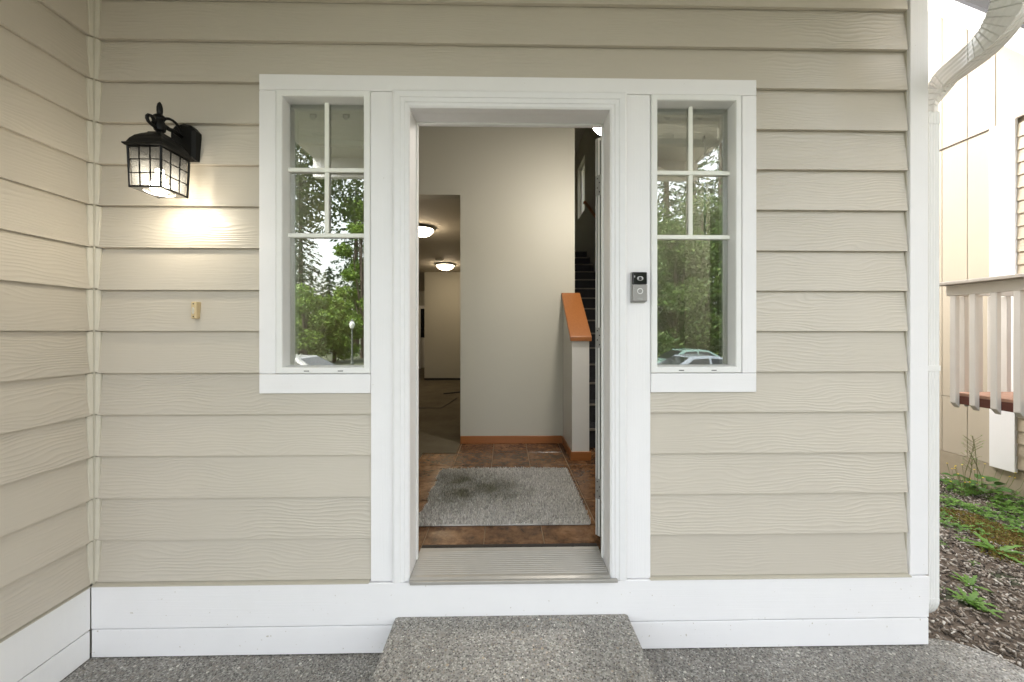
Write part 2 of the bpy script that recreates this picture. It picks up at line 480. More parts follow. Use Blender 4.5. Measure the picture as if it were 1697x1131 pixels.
# ------------------------------------------------------------------ ground
def ground_h(x, y):
    t = min(max((x - 2.1) / 2.4, 0), 1); h = -.345 - .13 * t * t * (3 - 2 * t)
    if y < -4:
        s = min((-4 - y) / 6, 1); h -= .95 * s * s * (3 - 2 * s)
    return h
xs = sorted(set([-200,-120,-70,-40,-25,-15,-10,-7,-5,-3.5,-2] + [round(-1 + .25*i, 3) for i in range(28)] + [7,10,15,25,40,70,120,200]))
ys = sorted(set([-220,-140,-80,-50,-35,-25,-20] + [round(-16 + .5*i, 3) for i in range(44)] + [7,9,12,20,40,80,140,200]))
g = MB(); nx = len(xs)
for y in ys:
    for x in xs: g.v.append((x, y, ground_h(x, y)))
for j in range(len(ys)-1):
    for i in range(nx-1): g.f.append((j*nx+i, j*nx+i+1, (j+1)*nx+i+1, (j+1)*nx+i))
tag(g.build('ground', M['grass'], smooth=True), 'grassy ground around the house', kind='structure')
g = MB(); bx = [1.72 + .12*i for i in range(27)]; by = [-1.6 + .15*i for i in range(46)]
for y in by:
    for x in bx: g.v.append((x, y, ground_h(x, y) + .006 + .012*math.sin(x*9.1+y*5.3)*math.sin(y*7.7-x*3)))
for j in range(len(by)-1):
    for i in range(len(bx)-1): g.f.append((j*27+i, j*27+i+1, (j+1)*27+i+1, (j+1)*27+i))
tag(g.build('mulch_ground', M['mulch'], smooth=True), 'bark covered soil strip between the two houses', kind='structure')
tag(MB().box(-7, 7, -8.88, -5.22, -1.5, -.72).build('added_forecourt', M['asphalt'], bevel=.02), 'unseen dark asphalt slab before the porch, added to control bounce light', kind='structure')  # unseen slab added for bounce light, kept dark to weaken it
# street side, behind the viewpoint (seen mirrored in the panes)
g = MB().box(-60, 60, -17, -10.4, -1.40, -1.20)
tag(g.build('road', M['asphalt']), 'asphalt street in front of the house', kind='structure')
g = MB().box(-60, 60, -10.38, -8.9, -1.35, -1.08)
tag(g.build('pavement', M['concrete'], bevel=.02), 'concrete pavement along the street', kind='structure')

# porch slab with a rounded corner
def slab(poly, z0, z1):
    m = MB(); m.loft([[(x, y, z0) for x, y in poly], [(x, y, z1) for x, y in poly]]); return m
cr = .26; sx = 2.15; sy = .015
poly = [(XL - .05, -5.2), (sx, -5.2)] + [(sx - cr + cr*math.cos(a), sy - cr + cr*math.sin(a)) for a in [i*math.pi/16 for i in range(9)]] + [(XR - .04, sy), (XR - .04, .06), (XL - .05, .06)]
tag(slab(poly, -.6, PORCH_Z).build('porch_slab', M['porch'], bevel=.012, seg=2), 'pebbled concrete porch slab at the foot of the house', kind='structure')
a0, a1 = at_z(655.5, 1019, STEP_Z), at_z(1040.5, 1016, STEP_Z)
poly = [(a0.x, -.027), (a0.x - .002, -.50), (a0.x + .0, -1.25), (a1.x, -1.25), (a1.x + .004, -.50), (a1.x, -.027)]
st = slab(poly, PORCH_Z - .02, STEP_Z).build('door_step', M['step'], bevel=.014, seg=2)
tag(st, 'raised pebbled concrete step in front of the open front door', 'step')

# ------------------------------------------------------------------ the house front
house = empty('house', (0, .1, PORCH_Z))
tag(house, 'beige lap sided house front with white trimmed open doorway', 'house')

# sheathing / inner wall with the openings
CY0, CY1 = .014, .20
wl0, wl1, wz0, wz1 = X(463, -.02), X(608, -.02), zz(463, 614, 1222, 611, -.02), zz(463, 157, 1222, 162, -.02)
wr0, wr1 = X(1084, -.02), X(1223, -.02)
core = MB()
def wallpiece(x0, x1, z0, z1): core.box(x0, x1, CY0, CY1, z0, z1)
d0, d1, dzt = DXL - .03, DXR + .05, DZT + .062
TOP = 5.3
for x0, x1, z0, z1 in ((XL-.2, wl0, -.32, TOP), (wl0, wl1, -.32, wz0), (wl0, wl1, wz1, TOP), (wl1, d0, -.32, TOP), (d0, d1, dzt, TOP), (d0, d1, -.32, -.03),
                       (d1, wr0, -.32, TOP), (wr0, wr1, -.32, wz0), (wr0, wr1, wz1, TOP), (wr1, XR-.015, -.32, TOP)):
    wallpiece(x0, x1, z0, z1)
core.build('front_wall', M['drywall'], house)

# lap siding planks of the front
def plank_seg(m, x0, x1, zb, zt, zbot, jit):
    def yf(z): return -.0255 + .0170 * (z - zbot) / PITCH
    ya, yb = yf(zb), yf(zt); th = .0142
    j = lambda x: jit[0] + jit[1] * x
    m.add([(x0,ya,zb+j(x0)),(x1,ya,zb+j(x1)),(x1,ya+th,zb+j(x1)),(x0,ya+th,zb+j(x0)),(x0,yb,zt),(x1,yb,zt),(x1,yb+th,zt),(x0,yb+th,zt)],
          [(0,3,2,1),(4,5,6,7),(0,1,5,4),(1,2,6,5),(2,3,7,6),(3,0,4,7)])
SX0, SX1 = XL + .038, CB0 - .006
k = 0
while Z0 + k*PITCH < CEIL + .05:
    zb, zt = Z0 + k*PITCH, Z0 + (k+1)*PITCH + .028
    zn = zb + PITCH
    jit = (rnd.uniform(-.0012, .0012), rnd.uniform(-.0009, .0009))
    if zn <= APR_B + .01:                                         # below the aprons
        segs = [[(SX0, LX1 + .02, zb, zt)], [(RX0 - .02, SX1, zb, zt)]]
    elif zb < APR_B:                                              # notched round the aprons
        segs = [[(SX0, LX0 + .012, zb, zt), (LX0 + .012, LX1 + .02, zb, APR_B + .02)], [(RX1 - .012, SX1, zb, zt), (RX0 - .02, RX1 - .012, zb, APR_B + .02)]]
    elif zn <= HEAD_T:
        segs = [[(SX0, LX0 + .012, zb, zt)], [(RX1 - .012, SX1, zb, zt)]]
    elif zb < HEAD_T:
        segs = [[(SX0, LX0 + .012, zb, zt), (LX0 + .012, RX1 - .012, HEAD_T - .02, zt), (RX1 - .012, SX1, zb, zt)]]
    else:
        segs = [[(SX0, SX1, zb, zt)]]
    for sg in segs:
        m = MB()
        for x0, x1, b, t_ in sg: plank_seg(m, x0, x1, b, t_, zb, jit)
        m.build('siding_plank', M['siding'], house)
    # side wall planks, same courses
    m = MB(); th = .0142
    xa, xb = XL + .0255, XL + .0255 - .0170 * (zt - zb) / PITCH
    ja = rnd.uniform(-.001, .001)
    m.add([(xa,-.038,zb+ja),(xa,SWE,zb+ja),(xa-th,SWE,zb+ja),(xa-th,-.038,zb+ja),(xb,-.038,zt),(xb,SWE,zt),(xb-th,SWE,zt),(xb-th,-.038,zt)],
          [(0,1,2,3),(4,7,6,5),(0,4,5,1),(1,5,6,2),(2,6,7,3),(3,7,4,0)])
    m.build('siding_plank', M['siding_side'], house)
    k += 1
NC = k
MB().box(XL-.2, XL-.012, SWE, CY0, -.32, CEIL+.2).build('side_wall', M['putty'], house)
# inside corner: post and caulk lines following the laps
MB().box(XL-.004, XL+.030, -.030, .004, SKIRT_T+.006, CEIL).build('corner_post', M['putty'], house, bevel=.002)
c = MB()
for k in range(NC):
    zb, zt = Z0 + k*PITCH + .003, Z0 + (k+1)*PITCH - .002
    w = lambda: rnd.uniform(.010, .015)
    for (q0, q1) in ((0, 0),):
        w0, w1 = w(), w()
        # front wall bead
        x0 = XL + .0302
        c.add([(x0,-.030,zb),(x0+w0,-.0248,zb),(x0+w0,.002,zb),(x0,.002,zb),(x0,-.027,zt),(x0+w1,-.0175,zt),(x0+w1,.004,zt),(x0,.004,zt)],
              [(0,3,2,1),(4,5,6,7),(0,1,5,4),(1,2,6,5),(2,3,7,6),(3,0,4,7)])
        y0 = -.0302
        c.add([(XL+.030,y0,zb),(XL+.0248,y0-w0,zb),(XL-.002,y0-w0,zb),(XL-.002,y0,zb),(XL+.027,y0,zt),(XL+.0175,y0-w1,zt),(XL-.004,y0-w1,zt),(XL-.004,y0,zt)],
              [(0,1,2,3),(4,7,6,5),(0,4,5,1),(1,5,6,2),(2,6,7,3),(3,7,4,0)])
c.build('caulk_bead', M['caulk'], house, bevel=.002)
# J strip beside the outer corner board
MB().box(SX1 + .0005, CB0 - .0004, -.0165, .012, SKIRT_T+.004, CEIL).build('corner_filler', M['putty'], house)
MB().box(CB0, XR, T, .012, SKIRT_T + .004, CEIL).build('corner_board', M['trim_v'], house, bevel=.0025)
MB().box(XR-.022, XR-.003, .0125, .10, SKIRT_T + .004, CEIL).build('corner_board', M['trim_v'], house, bevel=.0025)
# skirt boards
SK = -.0345; SEAM = -.177
xs0 = XL + .022
for z0, z1, dy in ((SEAM + .0025, SKIRT_T, 0), (PORCH_Z + .004, SEAM - .0025, .0015)):
    MB().box(xs0, XR - .004, SK + dy, .013, z0, z1).build('skirt_board', M['skirt'], house, bevel=.002)
MB().box(xs0+.003, XR-.006, -.012, .0135, PORCH_Z-.02, SKIRT_T-.002).build('skirt_backing', M['dark'], house)
for z0, z1, dx in ((SEAM + .0025, SKIRT_T, 0), (PORCH_Z + .004, SEAM - .0025, .0015)):
    MB().box(XL - .0115, XL + .022 - dx - .0005, SWE, SK - .0008, z0, z1).build('skirt_board', M['n_white'], house, bevel=.002)
# drip flashing on the skirt
fl = MB()
fl.loft([[(x, -.0385, SKIRT_T+.0005), (x, -.0385, SKIRT_T+.0035), (x, -.010, SKIRT_T+.012), (x, .006, SKIRT_T+.012), (x, .006, SKIRT_T+.0005)] for x in (xs0 + .004, X(612, T))])
fl.build('drip_flashing', M['putty'], house)
fl = MB()
fl.loft([[(x, -.0385, SKIRT_T+.0005), (x, -.0385, SKIRT_T+.0035), (x, -.010, SKIRT_T+.012), (x, .006, SKIRT_T+.012), (x, .006, SKIRT_T+.0005)] for x in (X(1077, T), CB0 - .003)])
fl.build('drip_flashing', M['putty'], house)
fl = MB()
fl.loft([[(XL+.026, y, SKIRT_T+.0005), (XL+.026, y, SKIRT_T+.0035), (XL+.004, y, SKIRT_T+.012), (XL-.008, y, SKIRT_T+.012), (XL-.008, y, SKIRT_T+.0005)] for y in (-.0385, SWE)])
fl.build('drip_flashing', M['putty'], house)

# flat white trim boards round door and side windows
def board(x0, x1, z0, z1, vert, y=T):
    return MB().box(x0, x1, y, .0125, z0, z1).build('trim_board', M['trim_v' if vert else 'trim_h'], house, bevel=.002)
g_ = .0008
board(LX0, RX1, HEAD_B + g_, HEAD_T, False)
board(LX0, LC - g_, APR_T + g_, HEAD_B - g_, True)
board(RC + g_, RX1, APR_T + g_, HEAD_B - g_, True)
board(LX0 + .001, LX1 - g_, APR_B, APR_T - g_, False, T - .001)
board(RX0 + g_, RX1 - .001, APR_B, APR_T - g_, False, T - .001)
board(LX1 + g_, BM_L + .02, SKIRT_T + .004, HEAD_B - g_, True, T + .001)
board(BM_R - .02, RX0 - g_, SKIRT_T + .004, HEAD_B - g_, True, T + .001)
board(BM_L + .0205, BM_R - .0205, DZT + .03, HEAD_B - g_, False, T + .002)

# brick moulding round the door, mitred
def u_sweep(prof, x0, x1, z0, zt, name, mat, parent, local=False):
    m = MB()
    rings = []
    for (fx, fz) in (('L', 0), ('L', 1), ('R', 1), ('R', 0)):
        ring = []
        for u, y in prof:
            x = x0 - u if fx == 'L' else x1 + u
            z = (zt + u) if fz else z0
            ring.append((x, y, z))
        rings.append(ring)
    m.loft(rings)
    return m.build(name, mat, parent)
bw = .5 * ((DXL - BM_L) + (BM_R - DXR))
prof = [(0, .012), (0, -.026), (.007, -.032), (.018, -.033), (.021, -.037), (.036, -.039), (.039, -.043), (bw-.012, -.046), (bw-.004, -.043), (bw, -.036), (bw, .012)]
frame = u_sweep(prof, DXL, DXR, SKIRT_T + .006, DZT, 'door_casing', M['jamb'], house)
# jambs (door frame)
jb = MB()
jt = .028
jb.box(DXL - jt, DXL, .0135, .098, -.02, DZT + .06); jb.box(DXR, DXR + .048, .0135, .098, -.02, DZT + .06); jb.box(DXL, DXR, .0135, .098, DZT, DZT + .06)
jb.box(DXL - jt, DXL - .016, .0985, .203, -.02, DZT + .047); jb.box(DXR + .037, DXR + .048, .0985, .203, -.02, DZT + .047); jb.box(DXL - jt, DXR + .048, .0985, .203, DZT + .0475, DZT + .06)
jf = jb.build('door_frame', M['jamb'], house)
ws = MB()
ws.box(DXL - .001, DXL + .008, .080, .0975, .03, DZT - .001); ws.box(DXR - .008, DXR + .001, .080, .0975, .03, DZT - .001); ws.box(DXL + .0082, DXR - .0082, .080, .0975, DZT - .009, DZT + .001)
ws.build('weatherstrip', M['vinyl'], jf, bevel=.003)

# ridged sill
prof = []
y0s, y1s = -.040, .172; nr = 13
pts = [(y0s, .004), (y0s, .020), (y0s + .012, .0245)]
for i in range(nr):
    ya = y0s + .02 + (y1s - y0s - .035) * i / nr; st_ = (y1s - y0s - .035) / nr
    zc_ = .0245 + .006 * i / nr
    pts += [(ya, zc_), (ya + st_*.50, zc_), (ya + st_*.62, zc_ - .0014), (ya + st_*.88, zc_ - .0014)]
pts += [(y1s, .031), (y1s, .004)]
sl = MB(); sl.loft([[(x, y, z) for y, z in pts] for x in (DXL + .0015, DXR - .0015)])
# ears of the sill in front of the casing
sill = sl.build('door_sill', M['sill'], house)
MB().box(X(679, -.05), X(1024, -.05), -.052, -.0405, .004, .0185).build('sill_nose', M['sill'], house, bevel=.002)
dk = MB().box(DXL + .002, DXR - .002, .1725, .205, -.01, .028)
for i in range(40):
    x = rnd.uniform(DXL+.03, DXR-.03); r_ = rnd.uniform(.001, .004)
    dk.box(x-r_, x+r_, .178, .178+2*r_, .0279, .0279+r_)
dk.build('sill_gasket', M['dark_rubber'], house)

# ---------------- side windows
def window(x0, x1, zb, zt):
    """vinyl frame around fixed glass; x0..x1, zb..zt outer size"""
    fw, yf, yg = .029, -.0355, .016
    m = MB()
    prof = [(0, .0128), (0, yf + .006), (.004, yf), (fw - .005, yf), (fw - .002, yf + .004), (fw + .003, yg - .006), (fw + .003, .06), (0.004, .06)]
    rings = []
    for sx_, sz_ in ((0,0),(1,0),(1,1),(0,1)):
        rings.append([((x0 + u if sx_ == 0 else x1 - u), y, (zb + u if sz_ == 0 else zt - u)) for u, y in prof])
    n = len(prof); vs_ = [p for r in rings for p in r]; fs = []
    for i in range(4):
        k2 = (i+1) % 4
        for j in range(n):
            l = (j+1) % n
            fs.append((i*n+j, k2*n+j, k2*n+l, i*n+l))
    m.add(vs_, fs)
    w = m.build('window', M['vinyl'], house)
    w['label'] = 'white framed side window with grid bars in its upper part'
    gx0, gx1, gz0, gz1 = x0 + fw, x1 - fw, zb + fw, zt - fw
    MB().box(gx0, gx1, yg, yg + .004, gz0, gz1).build('glass', M['glass'], w)
    return w, (gx0, gx1, gz0, gz1)
fz0, fz1 = zz(457, 621, 1229, 617, -.03), zz(457, 151, 1229, 157, -.03)
wL, gL = window(X(457.5, -.031), X(613.5, -.031), fz0, fz1)
wR, gR = window(X(1079, -.031), X(1229, -.031), fz0, fz1)
YM = .0035
for w, gg, px0 in ((wL, gL, 541), (wR, gR, 1145)):
    za = zz(541, 391, 1145, 392.5, YM); zb_ = zz(541, 282.5, 1145, 286, YM); xm = X(px0, YM)
    mw = .0092
    for z in (za, zb_):
        MB().box(gg[0]-.003, gg[1]+.003, YM, YM+.012, z-mw, z+mw).build('grid_bar', M['muntin'], w, bevel=.002)
    MB().box(xm-mw, xm+mw, YM+.0005, YM+.0115, za+mw+.0005, zb_-mw-.0005).build('grid_bar', M['muntin'], w, bevel=.002)
    MB().box(xm-mw, xm+mw, YM+.0005, YM+.0115, zb_+mw+.0005, gg[3]+.003).build('grid_bar', M['muntin'], w, bevel=.002)
    for f_ in (.30, .72):
        xx = gg[0] + (gg[1]-gg[0])*f_; s_ = MB(); s_.box(xx-.011, xx+.011, -.0363, -.0350, fz0+.010, fz0+.0135); s_.build('weep_slot', M['dark'], w)
    # inner sash lines
    b = MB(); b.box(gg[0]-.004, gg[0]+.014, .045, .065, gg[2], gg[3]); b.box(gg[1]-.014, gg[1]+.004, .045, .065, gg[2], gg[3]); b.box(gg[0]+.0145, gg[1]-.0145, .045, .065, gg[3]-.014, gg[3]+.004)
    b.build('inner_sash', M['muntin'], w)

# ---------------- raised blinds inside the windows
def blind(px0, px1, lab, tilt, wand, mirror):
    YB = .125
    x0, x1 = X(px0, YB), X(px1, YB)
    ztop = Z((px0+px1)/2, 189, YB); zlow = Z((px0+px1)/2, 204, YB)
    r = empty('window_blind', ((x0+x1)/2, YB, zlow)); tag(r, lab, 'window blind', 'raised blinds inside the side windows')
    MB().box(x0, x1, YB-.018, YB+.018, zlow, ztop).build('headrail', M['blind'], r, bevel=.003)
    for f_ in (.24, .70):
        xx = x0 + (x1-x0)*f_
        MB().box(xx-.016, xx+.016, YB-.0215, YB+.0, zlow+.012, ztop+.010).add([], []).build('bracket', M['dark'], r, bevel=.002)
        b = MB().box(xx-.009, xx+.009, YB-.0245, YB-.0216, zlow+.001, zlow+.022); b.build('clip', M['steel'], r)
    zl = Z((px0+px1)/2, 218, YB); zh = Z((px0+px1)/2, 233, YB)
    m = MB(); dz = tilt
    m.add([(x0,YB-.014,zh+dz-.026),(x1,YB-.014,zh-dz-.026),(x1,YB+.012,zh-dz-.026),(x0,YB+.012,zh+dz-.026),(x0+.002,YB-.014,zh+dz),(x1-.002,YB-.014,zh-dz),(x1-.002,YB+.012,zh-dz),(x0+.002,YB+.012,zh+dz)],
          [(0,3,2,1),(4,5,6,7),(0,1,5,4),(1,2,6,5),(2,3,7,6),(3,0,4,7)])
    m.build('bottom_rail', M['blind'], r, bevel=.002)
    for f_ in (.28, .85):
        xx = x0 + (x1-x0)*f_; c_ = MB()
        for q in range(7):
            zc_ = zh + .012 + rnd.uniform(-.008, .012); xc = xx + rnd.uniform(-.012, .012)
            c_.tube([(xc + .016*math.cos(t_), YB-.004+.006*math.sin(t_*2), zc_ + .010*math.sin(t_)) for t_ in [i*.63 for i in range(11)]], .0016, 5)
        c_.build('cord', M['blind'], r)
    stk = MB()
    for i in range(7):
        zq = zh + .004 + dz*0 + i * (zlow - zh - .006) / 7
        stk.box(x0+.006, x1-.006, YB-.011, YB+.011, zq, zq+.0022)
    stk.build('slat_stack', M['blind'], r)
    if wand:
        xx = X(1168, YB-.03); zt_ = zh - .01
        MB().tube([(xx, YB-.03, zt_), (xx, YB-.03, zt_ - .48)], .004, 6).build('wand', M['blind'], r)
        MB().box(xx - .003, xx + .003, YB-.03, YB-.014, zt_-.004, zt_+.018).build('wand_hook', M['dark'], r)
blind(494, 612, 'raised white blind with tilted bottom rail inside the window beside the lantern', .010, False, False)
blind(1075, 1190, 'raised white blind with a hanging wand inside the window beside the video doorbell', .001, True, True)

# ---------------- open front door, swung far back
dh = empty('door', (.498 - 0, .262 - .1, .02 - PORCH_Z)); dh.parent = house
DOOR_A = R(38)
dh.rotation_euler = (0, 0, DOOR_A)                # local x = along the leaf, y = thickness
DWID, DTH, DHT = .88, .045, 2.065
leaf = MB().box(0, DWID, 0, DTH, .0, DHT).build('leaf', M['door'], dh, local=True, bevel=.002)
pn = MB()
for zb, zt in ((.18, .85), (1.0, 1.82)):
    for xa in (.12, .48):
        pn.box(xa, xa+.28, -.006, DTH + .006, zb, zt)
pn.build('door_panel', M['door'], dh, local=True, bevel=.008)
e = MB(); e.box(-.0035, -.0005, .010, .0135, 0.0, DHT - .02); e.box(-.003, -.0005, .031, .0345, 0, DHT)
e.build('edge_weatherstrip', M['dark'], dh, local=True)
for zc_ in (Z(992, 308, .28) - .02, Z(992, 560, .28) - .02, Z(992, 810, .28) - .02):
    h = MB().box(-.006, -.0036, .002, .040, zc_-.052, zc_+.052)
    h.tube([(-.008, -.004, zc_-.052), (-.008, -.004, zc_+.052)], .006, 8)
    h = h.build('hinge', M['steel'], dh, local=True)
    for i, dz in enumerate((-.036, -.012, .012, .036)):
        MB().disc_screw((-.006, .020 + (.008 if i % 2 else -.006), zc_ + dz), (-1, 0, 0), .0038, .0006).build('screw', M['dark'], h, local=True)

# jamb-side hinge leaves
# ------------------------------------------------------------------ porch roof
pr = empty('porch_roof', (0, -1.0, CEIL)); tag(pr, 'porch ceiling and eave over the front door', 'porch roof')
MB().box(XL - .2, XR + .12, -2.15, -.002, CEIL, CEIL + .03).build('ceiling_panel', M['soffit'], pr)
MB().box(XL - .2, XR + .14, -2.20, -2.15, CEIL - .20, CEIL + .22).build('beam', M['trim_h'], pr, bevel=.004)
MB().box(XL - .2, XR + .16, -2.45, .02, CEIL + .22, CEIL + .30).build('roof_deck', M['asphalt'], pr)
MB().box(XR + .12, XR + .145, -2.15, -.002, CEIL - .02, CEIL + .22).build('fascia', M['trim_h'], pr)
gx = XR + .146
gt = MB(); gt.loft([[(gx, y, CEIL+.05), (gx+.08, y, CEIL+.05), (gx+.12, y, CEIL+.15), (gx+.115, y, CEIL+.15), (gx+.076, y, CEIL+.055), (gx+.004, y, CEIL+.055)] for y in (-2.2, -.05)])
gt.build('gutter', M['pipe'], pr)

# ------------------------------------------------------------------ downspout
def downspout():
    yv = .062
    xv = X(1557, .032) - .026
    r = empty('downspout', (xv, yv, PORCH_Z)); tag(r, 'white metal downspout bending over the house corner', 'downspout')
    base = Vector((xv, yv, Z(1550, 985, yv)))
    # path with section orientation
    zq_ = Z(1549, 186, .032)
    pth = [Vector((xv, yv, zq_)), Vector((xv+.002, yv-.004, zq_+.06)), at_y(1556, 146, yv - .03), at_y(1568, 129, yv - .07), at_y(1588, 112, yv - .12),
           at_y(1612, 93, yv - .18), at_y(1637, 70, yv - .25), at_y(1659, 42, yv - .31), at_y(1673, 10, yv - .36), at_y(1680, -25, yv - .39), at_y(1684, -70, yv - .41), at_y(1685, -120, yv - .42)]
    # refine (Catmull-Rom)
    fine = []
    P = [pth[0]] + pth + [pth[-1]]
    for i in range(1, len(P) - 2):
        for q in range(5):
            t = q / 5; a, b, c_, d = P[i-1], P[i], P[i+1], P[i+2]
            fine.append(.5 * ((2*b) + (c_ - a)*t + (2*a - 5*b + 4*c_ - d)*t*t + (3*b - a - 3*c_ + d)*t**3))
    fine.append(pth[-1])
    def ribbed(hw, hd):                            # rectangular pipe with rib flutes
        pts = []
        n = 9
        for i in range(n): pts.append((-hw + 2*hw*i/(n-1), -hd + (.0014 if i % 2 else 0)))
        for i in range(1, n): pts.append((hw - (.0014 if i % 2 else 0), -hd + 2*hd*i/(n-1)))
        for i in range(1, n): pts.append((hw - 2*hw*i/(n-1), hd - (.0014 if i % 2 else 0)))
        for i in range(1, n-1): pts.append((-hw + (.0014 if i % 2 else 0), hd - 2*hd*i/(n-1)))
        return pts
    sec = ribbed(.0255, .030)
    rings = []
    for i, p in enumerate(fine):
        tng = (fine[min(i+1, len(fine)-1)] - fine[max(i-1, 0)]).normalized()
        side = Vector((1, .55, 0)) - tng * tng.dot(Vector((1, .55, 0))); side.normalize()
        dep = tng.cross(side).normalized()
        u = i / (len(fine) - 1)
        bend = (.04 < u < .30) or (u > .46)
        k_ = 1 + .42*min(1, u*1.5)
        ring = lambda q, dent: [p + tng*q + side*((a + .05*dent*(a < -.02))*k_) + dep*((b + .05*dent*(b < -.02)*(a < .012))*k_) for a, b in sec]
        if bend and i % 2: rings += [ring(-.003, 0), ring(0, .11), ring(.003, 0)]
        else: rings.append(ring(0, 0))
    MB().loft(rings).build('elbow', M['pipe'], r)
    MB().loft([[(xv + a, yv + b, z) for a, b in sec] for z in (base.z, pth[0].z - .02)]).build('pipe', M['pipe'], r)
    big = ribbed(.0275, .032)
    MB().loft([[(xv + a, yv + b, z) for a, b in big] for z in (pth[0].z - .055, pth[0].z + .004)]).build('collar', M['pipe'], r, bevel=.001)
    # shoe at the bottom kicks out to the back
    rings = []
    for i in range(7):
        a = i / 6 * R(65); c_ = Vector((xv, yv + .10 - .10*math.cos(a) - 0, base.z - .10*math.sin(a)))
        rings.append([c_ + Vector((p[0]*1.04, p[1]*1.04*math.cos(a), -p[1]*1.04*math.sin(a)*-1)) for p in sec])
    MB().loft(rings).build('shoe', M['pipe'], r)
    MB().box(xv-.06, xv+.0275, yv-.0325, yv+.0325, .9, .925).build('strap', M['pipe'], r)
downspout()

# ------------------------------------------------------------------ wall lantern
def lantern():
    cx = X(312, -.02); cyy = -.150
    zb_ = 1.628; zt_ = 1.779
    r = empty('wall_lantern', (cx, 0, zb_)); tag(r, 'lit black lantern with grid panes on beige siding beside the window', 'lantern', None)
    m = MB()
    # back plate: box with a pointed-arched top
    pw = .052
    outl = [(-pw, 1.802), (pw, 1.802), (pw, 1.925), (pw*.62, 1.948), (0, 1.956), (-pw*.62, 1.948), (-pw, 1.925)]
    m.loft([[(cx + x, -.0145, z) for x, z in outl], [(cx + x, -.044, z) for x, z in outl], [(cx + x*.80, -.054, 1.877 + (z-1.877)*.86) for x, z in outl]])
    m.build('back_plate', M['black_metal'], r)
    # arm, scrolls
    m = MB()
    pz = 1.905
    m.tube([(cx, -.045, 1.895), (cx, -.09, 1.90), (cx, -.11, pz-.01), (cx, cyy, pz-.006)], .0085, 8)
    loop = [(cx, -.05 - .045*(1-math.cos(t_)), 1.898 + .042*math.sin(t_)) for t_ in [i*math.pi/10 for i in range(11)]]
    m.tube(loop, .0055, 8)
    m.tube([(cx, -.142 + .010*math.sin(t_), 1.893 + .012*math.cos(t_)) for t_ in [i*.6 for i in range(10)]], .006, 8)
    cz_ = 1.888
    cq = Vector((cx, cyy - .036, cz_ + .004)); rq = .017
    m.tube([(cx, cyy, cz_-.016), (cx, cyy-.016, cz_-.017)] + [cq + Vector((0, -rq*math.sin(t_), -rq*math.cos(t_)))*(1-.035*i) for i, t_ in enumerate([j*.62 for j in range(10)])], .0062, 8)
    m.build('scroll_arm', M['black_metal'], r, smooth=True)
    # finial
    fp = [(.011, 1.862), (.018, 1.868), (.020, 1.884), (.017, 1.90), (.012, 1.908), (.013, 1.916), (.021, 1.920), (.015, 1.927), (.0085, 1.932), (.010, 1.945), (.0098, 1.958), (.007, 1.972), (.002, 1.980)]
    MB().lathe(fp, (cx, cyy, 0), 16).build('finial', M['black_metal'], r, smooth=True)
    # roof: flared brim and ogee hip
    rp = [(.069, zt_+.000), (.075, zt_+.006), (.073, zt_+.0095), (.066, zt_+.013), (.060, zt_+.030), (.050, zt_+.047), (.037, zt_+.060), (.026, zt_+.069), (.024, zt_+.074), (.010, zt_+.080)]
    MB().square_rings(rp, (cx, cyy, 0)).build('roof', M['black_metal'], r, bevel=.0012)
    # body frame, grid and panes
    ht, hb = .0615, .0575
    def hw(z): return hb + (ht-hb)*(z-zb_)/(zt_-zb_)
    fr = MB()
    for a, b in ((-1,-1),(1,-1),(1,1),(-1,1)):
        fr.tube([(cx+a*hw(zb_), cyy+b*hw(zb_), zb_-.004), (cx+a*hw(zt_), cyy+b*hw(zt_), zt_+.002)], .0042, 6)
    for zq in (zb_, zt_-.003):
        q = hw(zq)
        for a, b, c_, d in ((-1,-1,1,-1),(1,-1,1,1),(1,1,-1,1),(-1,1,-1,-1)):
            fr.tube([(cx+a*q, cyy+b*q, zq), (cx+c_*q, cyy+d*q, zq)], .0036, 6)
    fr.build('cage', M['black_metal'], r)
    fr = MB()
    for f_ in (1/3, 2/3):
        zq = zb_ + (zt_-zb_)*f_; q = hw(zq)
        for a, b, c_, d in ((-1,-1,1,-1),(1,-1,1,1),(1,1,-1,1),(-1,1,-1,-1)):
            fr.tube([(cx+a*q, cyy+b*q, zq), (cx+c_*q, cyy+d*q, zq)], .0023, 5)
        s0 = -1 + 2*f_
        for zq0, zq1 in ((zb_, zt_),):
            q0, q1 = hw(zq0), hw(zq1)
            for b in (-1, 1):
                fr.tube([(cx+s0*q0, cyy+b*q0, zq0), (cx+s0*q1, cyy+b*q1, zq1)], .0023, 5)
                fr.tube([(cx+b*q0, cyy+s0*q0, zq0), (cx+b*q1, cyy+s0*q1, zq1)], .0023, 5)
    fr.build('pane_grid', M['black_metal'], r)
    i_ = .004
    for a, b in ((0,-1),(1,0),(0,1),(-1,0)):
        q0, q1 = hw(zb_)-i_, hw(zt_)-i_; p = MB()
        for off in (0,):
            if a == 0:
                v0 = [(cx-q0, cyy+b*q0, zb_), (cx+q0, cyy+b*q0, zb_), (cx+q1, cyy+b*q1, zt_), (cx-q1, cyy+b*q1, zt_)]
                v1 = [(x, y-b*.0018, z) for x, y, z in v0]
            else:
                v0 = [(cx+a*q0, cyy-q0, zb_), (cx+a*q0, cyy+q0, zb_), (cx+a*q1, cyy+q1, zt_), (cx+a*q1, cyy-q1, zt_)]
                v1 = [(x-a*.0018, y, z) for x, y, z in v0]
        p.loft([v0, v1]); p.build('pane', M['frost'], r)
    # bottom plate with a round opening
    n = 32; pl = MB(); ro = .046
    sq = []
    for j in range(n):
        t_ = 2*math.pi*j/n; c_, s_ = math.cos(t_), math.sin(t_); k_ = (hb-.001)/max(abs(c_), abs(s_))
        sq.append((c_*k_, s_*k_))
